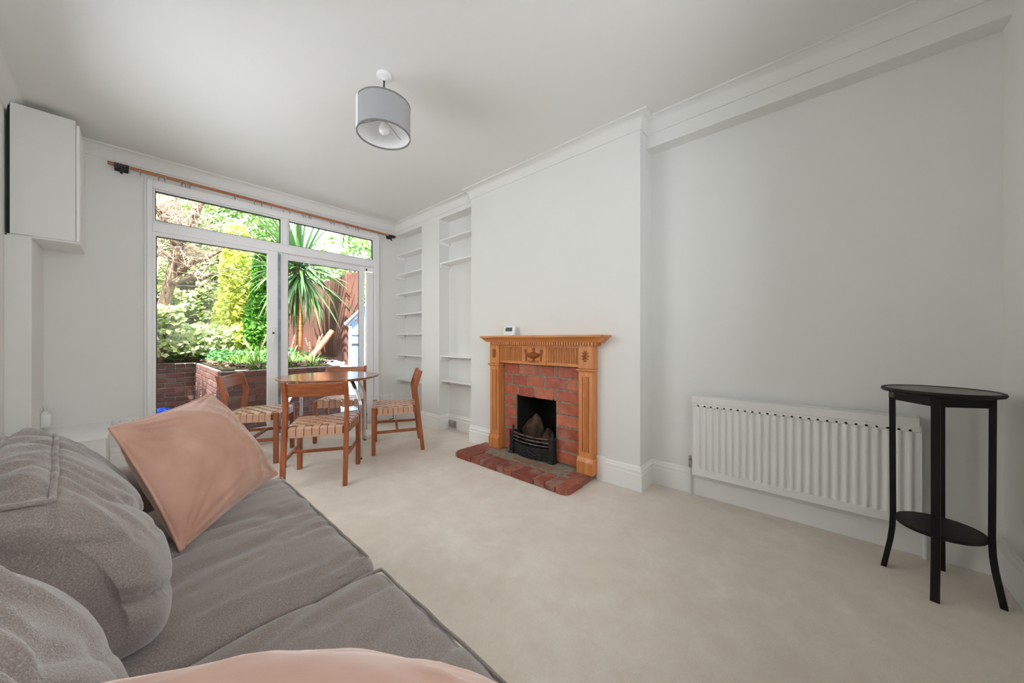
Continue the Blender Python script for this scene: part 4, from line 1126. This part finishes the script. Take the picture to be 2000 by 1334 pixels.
# ------------------------------------------------------------------ garden
import numpy as np
R3 = np.random.default_rng(11)
def ground_z(x, y):
    return .735 + .05 * max(0, y - 7.5) + .03 * nz(x * 2, y * 2, 5)
def in_bed(x, y): return (x > .80 and x < 1.97 and y > 5.29) or y > 7.72
bm = B()
def bed(x0, x1, y0, y1, st=.16):
    nx, ny = max(1, int((x1 - x0) / st)), max(1, int((y1 - y0) / st)); g = []
    for i in range(nx + 1):
        g.append([bm.verts.new((x0 + (x1 - x0) * i / nx, y0 + (y1 - y0) * j / ny, ground_z(x0 + (x1 - x0) * i / nx, y0 + (y1 - y0) * j / ny))) for j in range(ny + 1)])
    for i in range(nx):
        for j in range(ny): bm.faces.new((g[i][j], g[i + 1][j], g[i + 1][j + 1], g[i][j + 1]))
bed(.72, 2.0, 5.22, 7.6); bed(-6, 8, 7.6, 22, .5)
bmesh.ops.solidify(bm, geom=bm.faces[:], thickness=.05)
struct('ground_bed', bm, 'soil', smooth=60)
struct('ground_patio', boxes((-4, 8, YW + .16, 9.0, -.22, -.03)), 'paving')

# retaining wall in brick: three faces and the return by the shed
gw = root('wall_garden', (.69, 5.2, 0), kind='structure')
obj('core', boxes((.705, 2.04, 5.165, 5.36, -.1, .705), (.705, .90, 5.36, 7.60, -.1, .705), (-.9, .90, 7.575, 7.80, -.1, .705), (1.85, 2.04, 5.36, 7.6, -.1, .70)), 'garden_mortar', gw)
rng = random.Random(21); CH = .0745
def gbrick(c, l, ax, h=.064, d=.10, out=0):
    """c: centre of the outer face; ax: 'x' wall runs along x (faces -y), 'y' runs along y (faces -x)"""
    me = brick_mesh(l, d, h, 'garden_brick', .005)      # local: x depth, y length, z height
    j = rng.uniform(-.004, .003)
    if ax == 'x': w = Matrix.Translation((c[0], c[1] + d / 2 + j, c[2])) @ Matrix.Rotation(pi / 2, 4, 'Z')
    elif ax == 'y': w = Matrix.Translation((c[0] + d / 2 + j, c[1], c[2]))
    else: w = Matrix.Translation((c[0] - d / 2 - j, c[1], c[2]))
    inst('brick', me, gw, w @ Matrix.Rotation(rng.uniform(-.006, .006), 4, 'X'))
def course(a, b, fixed, z, ax, off, header=False):
    L = .1035 if header else .2155; p = a - (off if not header else 0) * (L + .01)
    while p < b - .02:
        q0, q1 = max(p, a), min(p + L, b); l = q1 - q0
        if l > .03:
            l = round(l, 2) if l < L - .002 else L
            c = (q0 + q1) / 2
            gbrick((c, fixed, z) if ax == 'x' else (fixed, c, z), l, ax)
        p += L + .01
for r in range(10):
    z = -.02 + CH * (r + .5); off = .5 * (r % 2); hd = r == 9
    if hd: z = -.02 + CH * 9.5
    course(.695, 2.03, 5.155, z, 'x', off, hd)                       # face towards the house
    if r > 1 : course(5.27, 7.56, .695, z, 'y', .5 - off, hd)        # side of the sunken patio
    course(.02, .69, 7.565, z, 'x', off, hd)                         # far wall of the sunken patio
obj('wall_cap', boxes((.70, 2.03, 5.16, 5.26, .715, .728), (.70, .80, 5.26, 7.6, .715, .728), (-.5, .80, 7.57, 7.68, .725, .738), bev=.004), 'garden_mortar', gw)

def leaf_obj(name, pts, size, m, parent=None, aspect=.55, up=.5, face=(0, -.4, .5), droop=0.0, spread=1.0, smooth=False):
    """a mass of folded leaves at pts (N,3)"""
    pts = np.asarray(pts); N = len(pts)
    nrm = R3.normal(size=(N, 3)) * spread + np.asarray(face); nrm /= np.linalg.norm(nrm, axis=1)[:, None]
    t = R3.normal(size=(N, 3)); t[:, 2] -= droop; t -= nrm * (t * nrm).sum(1)[:, None]; t /= np.linalg.norm(t, axis=1)[:, None]
    b = np.cross(nrm, t); s = R3.uniform(*size, N)[:, None]
    P0 = pts - t * s * .5; P2 = pts + t * s * .5; mid = pts - t * s * .08
    P1 = mid + b * s * aspect * .5 + nrm * s * .10; P3 = mid - b * s * aspect * .5 + nrm * s * .10
    V = np.stack([P0, P1, P2, P3], 1).reshape(-1, 3)
    base = np.arange(N) * 4
    Fc = np.concatenate([np.stack([base, base + 1, base + 2], 1), np.stack([base, base + 2, base + 3], 1)])
    me = bpy.data.meshes.new(name)
    w = WM[parent.name] if parent is not None else Matrix.Translation(Vector(pts.mean(0).tolist()))
    V = V - np.array(w.to_translation())
    me.from_pydata(V.tolist(), [], Fc.tolist()); me.materials.append(MATS[m])
    o = bpy.data.objects.new(name, me); _link(o, parent, w); return o
def cloud(n, lo, hi): return R3.uniform(lo, hi, (n, 3))
def ball(n, c, r, shell=.55):
    d = R3.normal(size=(n, 3)); d /= np.linalg.norm(d, axis=1)[:, None]
    return np.asarray(c) + d * np.asarray(r) * (shell + (1 - shell) * R3.random(n) ** .5)[:, None]
def lumpy(n, lo, hi, sc=1.4, thr=-.05):
    P = cloud(n * 3, lo, hi); k = [i for i, p in enumerate(P) if nz(p[0] * sc, p[1] * sc, p[2] * sc) > thr][:n]; return P[k]

# variegated climber over the far side of the bed
t = root('ivy_bank', (.5, 8.7, .75), 'bank of sunlit variegated ivy and climber behind the brick planter', 'ivy')
obj('stems', softbox(B(), -2.2, 1.35, 9.05, 9.6, .6, 2.9, .2, 14, 0, lambda w, k: Vector((.12 * nz(w.x * 3, w.z * 3, 1), .25 * nz(w.x * 2, w.z * 2, 3), .2 * nz(w.x * 2, 3, 3)))), 'soil', t, 180)
P = np.concatenate([lumpy(6500, (-1.2, 8.3, .9), (1.7, 9.1, 2.5), 2.2, -.12), lumpy(3000, (-1.4, 8.6, 2.2), (1.9, 9.3, 3.3), 2.0, .0), cloud(2600, (-.6, 7.3, .85), (1.2, 8.4, 1.35)), cloud(700, (-.1, 7.2, 1.2), (.55, 7.5, 1.62))])
o = leaf_obj('leaves', P, (.06, .125), 'ivy_leaf', t, .62, face=(-.5, -.8, 1.1), spread=.75); tag(o, kind='stuff')
# low plants, grass and leaf litter on the bed
P = [(x, y, ground_z(x, y) + h) for x, y, h in zip(R3.uniform(-.4, 2.0, 5200), R3.uniform(5.3, 8.2, 5200), R3.uniform(.045, .20, 5200)) if in_bed(x, y) and nz(x * 2.2, y * 2.2, 4) > -.1 and (y > 6.0 or h < .09)]
tag(leaf_obj('ground_cover', P, (.04, .10), 'broad_leaf', None, .5, face=(-.2, -.4, 1.1)), 'low green ground cover plants across the raised bed', 'plants', kind='stuff')
P = [(x, y, max(.75, ground_z(x, y)) + .035) for x, y in zip(R3.uniform(-.3, 2.0, 1500), R3.uniform(5.2, 7.9, 1500)) if (x > .73 and y > 5.2) or y > 7.62]
tag(leaf_obj('fallen_leaves', P, (.05, .11), 'dead_leaf', None, .7, face=(0, 0, 1.6), spread=.6), 'fallen brown leaves lying on the raised bed', 'leaves', kind='stuff')
P = [(x, y, -.02 + h) for x, y, h in zip(R3.uniform(-.2, .60, 260), R3.uniform(5.6, 7.45, 260), R3.uniform(0, .05, 260))]
tag(leaf_obj('patio_leaves', P, (.05, .12), 'dead_leaf', None, .7, face=(0, 0, 1.6), spread=.6), 'dry dark leaves and litter in the sunken patio corner', 'leaves', kind='stuff')
def blades(bm, c, n, L, w, spread=.5, lean=0.0, sd=0):
    r = random.Random(sd)
    for k in range(n):
        a = r.uniform(0, 2 * pi); l = L * r.uniform(.55, 1.1); s = spread * r.uniform(.3, 1.2); b = Vector((c[0] + r.uniform(-.04, .04), c[1] + r.uniform(-.04, .04), c[2]))
        d = Vector((cos(a), sin(a), 0)); pr = Vector((-sin(a), cos(a), 0)); prev = None
        for i in range(6):
            f = i / 5; p = b + d * (l * s * f ** 1.3) + Vector((lean * l * f, 0, l * (f - s * .55 * f * f * 1.2)))
            ww = w * (1 - f ** 2.2) * .5 + .0006; cur = (bm.verts.new(p - pr * ww), bm.verts.new(p + pr * ww))
            if prev: bm.faces.new((prev[0], prev[1], cur[1], cur[0]))
            prev = cur
    return bm
bm = B(); rr = random.Random(5)
for k in range(150):
    x, y = rr.uniform(-.2, 2.0), rr.uniform(5.5, 8.3)
    if in_bed(x, y) and nz(x * 1.7, y * 1.7, 8) > -.05: blades(bm, (x, y, ground_z(x, y)), 14, rr.uniform(.10, .20), .006, .5, 0, k)
tag(obj('grass', bm, 'grass_blade'), 'rough grass growing over the raised bed', 'grass', kind='stuff')
for k, (x, y, L, lab) in enumerate(((1.08, 5.34, .34, 'long strap leaved plant spilling over the brick planter edge beside the door handle'), (1.45, 5.40, .26, 'strap leaved green clump in the planter seen through the sliding door'),
                               (1.74, 5.42, .24, 'low green strap leaved clump in the planter near the blue shed'), (.98, 5.75, .30, 'narrow leaved clump standing further back in the planter'))):
    t = root('strap_leaf_plant', (x, y, .72), lab, 'plant', 'strap leaved plants in the planter')
    tag(obj('leaves', blades(B(), (x, y, .71), 46, L * 1.25, .014, .9, 0, 40 + k), 'strap_leaf', t), kind='stuff')
    if k != 3:
        bm = B(); r = random.Random(k)
        for q_ in range(5):
            a = r.uniform(0, 2 * pi); h = r.uniform(.30, .48)
            tube(bm, [(x, y, .71), (x + .05 * cos(a), y + .05 * sin(a), .71 + h * .6), (x + .13 * cos(a), y + .10 * sin(a), .71 + h)], [.003, .0025, .002], 5)
            for j in range(6): bmesh.ops.create_icosphere(bm, subdivisions=1, radius=.009, matrix=Matrix.Translation((x + (.09 + .008 * j) * cos(a), y + (.07 + .006 * j) * sin(a), .71 + h * (.78 + .045 * j))))
        obj('flower_stalk', bm, 'dry_stalk', t)

# bare tree
t = root('bare_tree', (.30, 7.75, .8), 'leaning rough barked tree with a tangle of bare pale twigs', 'tree')
trunk = [(.26, 7.72, .70), (.30, 7.68, 1.2), (.34, 7.62, 1.62), (.40, 7.60, 2.0), (.48, 7.58, 2.35), (.50, 7.58, 2.62)]
obj('trunk', tube(B(), trunk, [.10, .09, .078, .072, .08, .062], 14), 'bark', t, 180)
brs = [[(.43, 7.6, 2.1), (.53, 7.55, 2.2), (.66, 7.5, 2.36), (.80, 7.46, 2.42), (1.0, 7.4, 2.60)], [(.40, 7.6, 1.98), (.53, 7.54, 2.05), (.66, 7.5, 2.11), (.78, 7.5, 2.10), (.92, 7.46, 2.22)],
       [(.50, 7.58, 2.55), (.40, 7.5, 2.8), (.28, 7.42, 3.05), (.1, 7.3, 3.3)], [(.50, 7.58, 2.6), (.62, 7.5, 2.85), (.70, 7.4, 3.15), (.85, 7.3, 3.5)], [(.5, 7.58, 2.5), (.52, 7.7, 2.9), (.5, 7.8, 3.4), (.55, 7.8, 3.8)]]
for b in brs: obj('branch', tube(B(), b, [.055, .045, .036, .028, .02][:len(b)], 9), 'bark', t, 180)
bm = B(); rr = random.Random(9)
def twig(p, d, L, r, lev):
    pts = [p]; q_ = p.copy(); dd = d.copy()
    for i in range(4):
        dd = (dd + Vector((rr.uniform(-.4, .4), rr.uniform(-.4, .4), rr.uniform(-.35, .35)))).normalized(); q_ = q_ + dd * (L / 4); pts.append(q_.copy())
    tube(bm, pts, [r, r * .85, r * .7, r * .55, r * .4], 4, cap=False)
    if lev > 0:
        for i in range(3 if lev > 1 else 2):
            nd = (dd + Vector((rr.uniform(-1, 1), rr.uniform(-1, 1), rr.uniform(-.8, .8)))).normalized(); twig(pts[rr.randint(1, 4)], nd, L * rr.uniform(.5, .8), r * .6, lev - 1)
for b in brs + [trunk[3:]]:
    for k in range(5 if b in brs[:2] else 30):
        i = rr.randint(max(0, len(b) - 3), len(b) - 1); p = Vector(b[i]) + Vector((rr.uniform(-.05, .05), rr.uniform(-.05, .05), rr.uniform(-.05, .05)))
        twig(p, Vector((rr.uniform(-1, .7), rr.uniform(-1, .5), rr.uniform(-.1, .8))).normalized(), rr.uniform(.35, .6), .009, 2)
tag(obj('twigs', bm, 'pale_twig', t), kind='stuff')

# golden conifer and its shaded neighbour
t = root('golden_conifer', (1.38, 7.95, .75), 'bright yellow green conifer column glowing in the sun', 'tree')
obj('trunk', tube(B(), [(1.38, 7.95, .7), (1.38, 7.95, 3.1)], [.06, .02], 8), 'bark', t, 60)
def conifer(n, c, r, z0, z1):
    z = R3.uniform(z0, z1, n); f = (z - z0) / (z1 - z0); rad = r * (1 - .45 * f ** 1.5) * (.55 + .5 * R3.random(n)); a = R3.uniform(0, 2 * pi, n)
    lum = np.array([.85 + .3 * nz(aa * 1.5, zz * 3, 2) for aa, zz in zip(a, z)])
    return np.stack([c[0] + rad * lum * np.cos(a), c[1] + rad * lum * np.sin(a), z], 1)
tag(leaf_obj('foliage', conifer(7500, (1.28, 7.95), .33, .9, 3.2), (.06, .15), 'conifer_leaf', t, .4, face=(-.6, -.7, .8), droop=-.5, spread=.8), kind='stuff')
t = root('green_conifer', (1.72, 7.7, .75), 'deep green shaded conifer between the golden conifer and the palm', 'tree')
obj('trunk', tube(B(), [(1.72, 7.7, .7), (1.72, 7.7, 2.4)], [.05, .02], 8), 'bark', t, 60)
tag(leaf_obj('foliage', conifer(8000, (1.68, 7.6), .36, .85, 2.7), (.06, .14), 'conifer_dark_leaf', t, .4, face=(-.2, -.5, .6), droop=-.6), kind='stuff')

# cordyline palm with sword leaves
PXc, PYc, PZc = 2.10, 7.15, 2.42
t = root('cordyline_palm', (PXc, PYc, .75), 'tall palm with slim orange brown trunk and drooping sword leaves', 'tree')
obj('trunk', tube(B(), [(PXc - .03, PYc, .70), (PXc - .01, PYc, 1.2), (PXc, PYc, 1.7), (PXc, PYc, 2.15), (PXc, PYc, PZc)], [.062, .052, .046, .044, .04], 14), 'palm_trunk', t, 180)
pm = []
for k in range(6):
    bm = B(); L = .95 + .08 * k; dr = (.05, .22, .42, .6, .15, .3)[k]; prev = None
    for i in range(9):
        f = i / 8; x = L * (f - dr * .35 * f * f); z = -L * dr * .62 * f ** 2.2; w = .021 * (min(1, f * 5 + .35)) * (1 - f ** 3) + .0008
        cur = (bm.verts.new((x, -w, z + w * .35)), bm.verts.new((x, 0, z)), bm.verts.new((x, w, z + w * .35)))
        if prev: bm.faces.new((prev[0], prev[1], cur[1], cur[0])); bm.faces.new((prev[1], prev[2], cur[2], cur[1]))
        prev = cur
    pm.append(mesh_of('sword_leaf', bm, 'palm_leaf', 60))
rr = random.Random(4)
for k in range(230):
    el = rr.uniform(-75, 82); a = rr.uniform(0, 2 * pi)
    if el < -40 and rr.random() < .35: el += 40
    M = Matrix.Translation((PXc, PYc, PZc + .06 * rr.random() - (.12 if el < -20 else 0))) @ Matrix.Rotation(a, 4, 'Z') @ Matrix.Rotation(-radians(el), 4, 'Y') @ Matrix.Translation((.04, 0, 0)) @ Matrix.Rotation(rr.uniform(-.4, .4), 4, 'X')
    inst('sword_leaf', pm[rr.choice((0, 4, 5)) if el > 30 else rr.choice((1, 2, 3, 5))], t, M)

# fence on the far side, board by board
t = root('garden_fence', (2.92, 8.5, .7), 'tall brown board fence dappled with shade behind the palm', 'fence')
rr = random.Random(2); me_f = {}
y = 6.35
while y < 11.6:
    w = .125; h = 1.72 + .10 * max(0, (y - 9) / 3)
    key = rr.randint(0, 2)
    if key not in me_f: me_f[key] = mesh_of('board', boxes((-.010, .010, -w / 2 + .003, w / 2 - .003, 0, 1.76), bev=.003), 'fence_wood')
    inst('board', me_f[key], t, Matrix.Translation((2.90 + rr.uniform(-.006, .006), y + w / 2, .66 + rr.uniform(-.012, .012))) @ Matrix.Rotation(rr.uniform(-.01, .01), 4, 'X')); y += w
for z in (.95, 1.6, 2.2): obj('rail', boxes((2.915, 2.95, 6.35, 11.6, z, z + .07), bev=.004), 'fence_wood', t)
pmf = mesh_of('post', boxes((-.04, .04, -.04, .04, 0, 1.85), bev=.005), 'fence_wood')
for y in (6.95, 8.75, 10.5): inst('post', pmf, t, Matrix.Translation((2.865, y, .6)))
t = root('back_fence', (2.1, 11.6, .7), 'dark board fence across the back of the garden in deep shade', 'fence')
x = 1.5
while x < 2.9:
    inst('board', me_f[rr.randint(0, 2)], t, Matrix.Translation((x, 11.6 + rr.uniform(-.006, .006), .7)) @ Matrix.Rotation(pi / 2, 4, 'Z')); x += .125
obj('rail', boxes((1.45, 2.9, 11.62, 11.66, 1.6, 1.67)), 'fence_wood', t)

# leaning log, shed, rubbish
t = root('leaning_log', (2.05, 6.55, .78), 'rough brown log leaning at an angle against the garden fence', 'log')
obj('timber', tube(B(), [(2.02, 6.5, .74), (2.16, 6.53, .90), (2.30, 6.55, 1.08), (2.44, 6.57, 1.27)], [.058, .056, .060, .054], 10, flat=.8), 'log_wood', t, 50)
t = root('garden_shed', (2.385, 5.70, 0), 'small pale blue wooden shed with sloping grey roof outside the patio door', 'shed', rz=radians(-27))
sw, sd_, ap = .56, .60, .28
obj('frame', boxes((.03, sw, .015, sd_, -.03, 1.30)), 'shed_paint', t, local=True)
x = .03
while x < sw - .02:
    w = .088; xm = x + w / 2; top = 1.335 + min(xm, ap) * 1.1 - max(0, xm - ap) * 1.1
    obj('plank', boxes((x, min(x + w - .005, sw), 0, .014, -.03, top), bev=.003), 'shed_paint', t, local=True); x += w
for j in range(6): obj('plank', boxes((0, .014, .03 + j * .095, .12 + j * .095, -.03, 1.33), bev=.003), 'shed_paint', t, local=True)
obj('sunlit_corner_trim', boxes((-.012, .032, -.012, .03, -.03, 1.335), bev=.003), 'gloss_white', t, local=True)  # white colour stands in for sunlight on the shed's corner edge
obj('batten', boxes((.03, sw, -.014, 0, 1.185, 1.21), bev=.002), 'shed_paint', t, local=True)
obj('hinge', boxes((.03, .13, -.010, 0, 1.02, 1.045), bev=.002), 'black_metal', t, local=True)
for xa, za, xb, zb in ((-.07, 1.345, ap, 1.71), (ap, 1.71, sw + .05, 1.38)):
    obj('roof', prism(B(), [(xa, za), (xb, zb), (xb, zb + .035), (xa, za + .035)], lambda p, s: Vector((p[0], s, p[1])), -.08, sd_ + .05), 'paving', t, local=True)
def crumple(c, r, sd):
    bm = B(); bmesh.ops.create_icosphere(bm, subdivisions=3, radius=1)
    for v in bm.verts:
        p = v.co.normalized(); f = 1 + .45 * nz(p.x * 2.5 + sd, p.y * 2.5, p.z * 2.5)
        v.co = Vector((c[0] + p.x * r[0] * f, c[1] + p.y * r[1] * f, max(-.029, c[2] + p.z * r[2] * f)))
    return bm
tag(obj('plastic_bag', crumple((.32, 7.2, .03), (.10, .13, .06), 3), 'blue_plastic', None, 0), 'crumpled blue plastic bag among the litter on the sunken patio', 'bag')

# trees and hedges beyond
def big_tree(c, r, zc, rz_, n, size, lab, m='tree_leaf', tr=.12, thr=-.25, cat='tree', name='leafy_tree', grp=None):
    t = root(name, (c[0], c[1], .7), lab, cat, grp)
    obj('trunk', tube(B(), [(c[0], c[1], .6), (c[0] + .1, c[1], zc * .6), (c[0], c[1], zc)], [tr, tr * .8, tr * .4], 10), 'bark', t, 60)
    P = ball(int(n * 1.8), (c[0], c[1], zc), (r, r * .8, rz_), .35)
    P = np.array([p for p in P if nz(p[0] * 1.1, p[1] * 1.1, p[2] * 1.1) > thr][:n])
    tag(leaf_obj('foliage', P, size, m, t, .5, face=(0, -.3, .5)), kind='stuff')
big_tree((-.6, 10.9), 1.9, 3.0, 1.9, 9000, (.10, .2), 'broad leafy tree behind the bare twigs and the ivy', grp='trees beyond the garden')
big_tree((1.7, 11.9), 1.8, 3.4, 1.9, 9000, (.10, .2), 'bright leafy tree rising behind the golden conifer', 'tree_leaf', grp='trees beyond the garden')
big_tree((5.6, 12.5), 1.9, 3.3, 1.7, 2600, (.10, .22), 'thin leafed tree against the sky above the fence', thr=.02, grp='trees beyond the garden')
big_tree((4.5, 9.2), .9, 3.4, .9, 900, (.10, .2), 'leafy branch tops showing over the fence by the shed', grp='trees beyond the garden')
t = root('boundary_hedge', (0, 13.4, .7), 'tall dense hedge closing the far end of the garden', 'hedge')
obj('stems', boxes((-8, 9, 13.3, 13.6, .6, 3.0)), 'soil', t)
tag(leaf_obj('leaves', lumpy(6000, (-5, 12.6, .8), (6.5, 13.3, 3.3), 1.2, -.2), (.10, .2), 'tree_leaf', t, .5, face=(0, -.6, .5)), kind='stuff')
t = root('shade_hedge', (-1.0, 6.6, 0), 'unseen tall hedge added to shade the sunken patio', 'hedge')  # out of view, put here to cast shade on the sunken patio
obj('stems', boxes((-1.3, -1.0, 4.75, 6.7, -.03, 4.2)), 'soil', t)
tag(leaf_obj('leaves', np.concatenate([cloud(4200, (-1.05, 4.75, 0), (-.72, 6.75, 4.4)), cloud(1500, (-1.4, 4.75, 4.1), (-.75, 6.75, 4.5))]), (.07, .14), 'tree_leaf', t, .5, face=(.6, 0, .4)), kind='stuff')
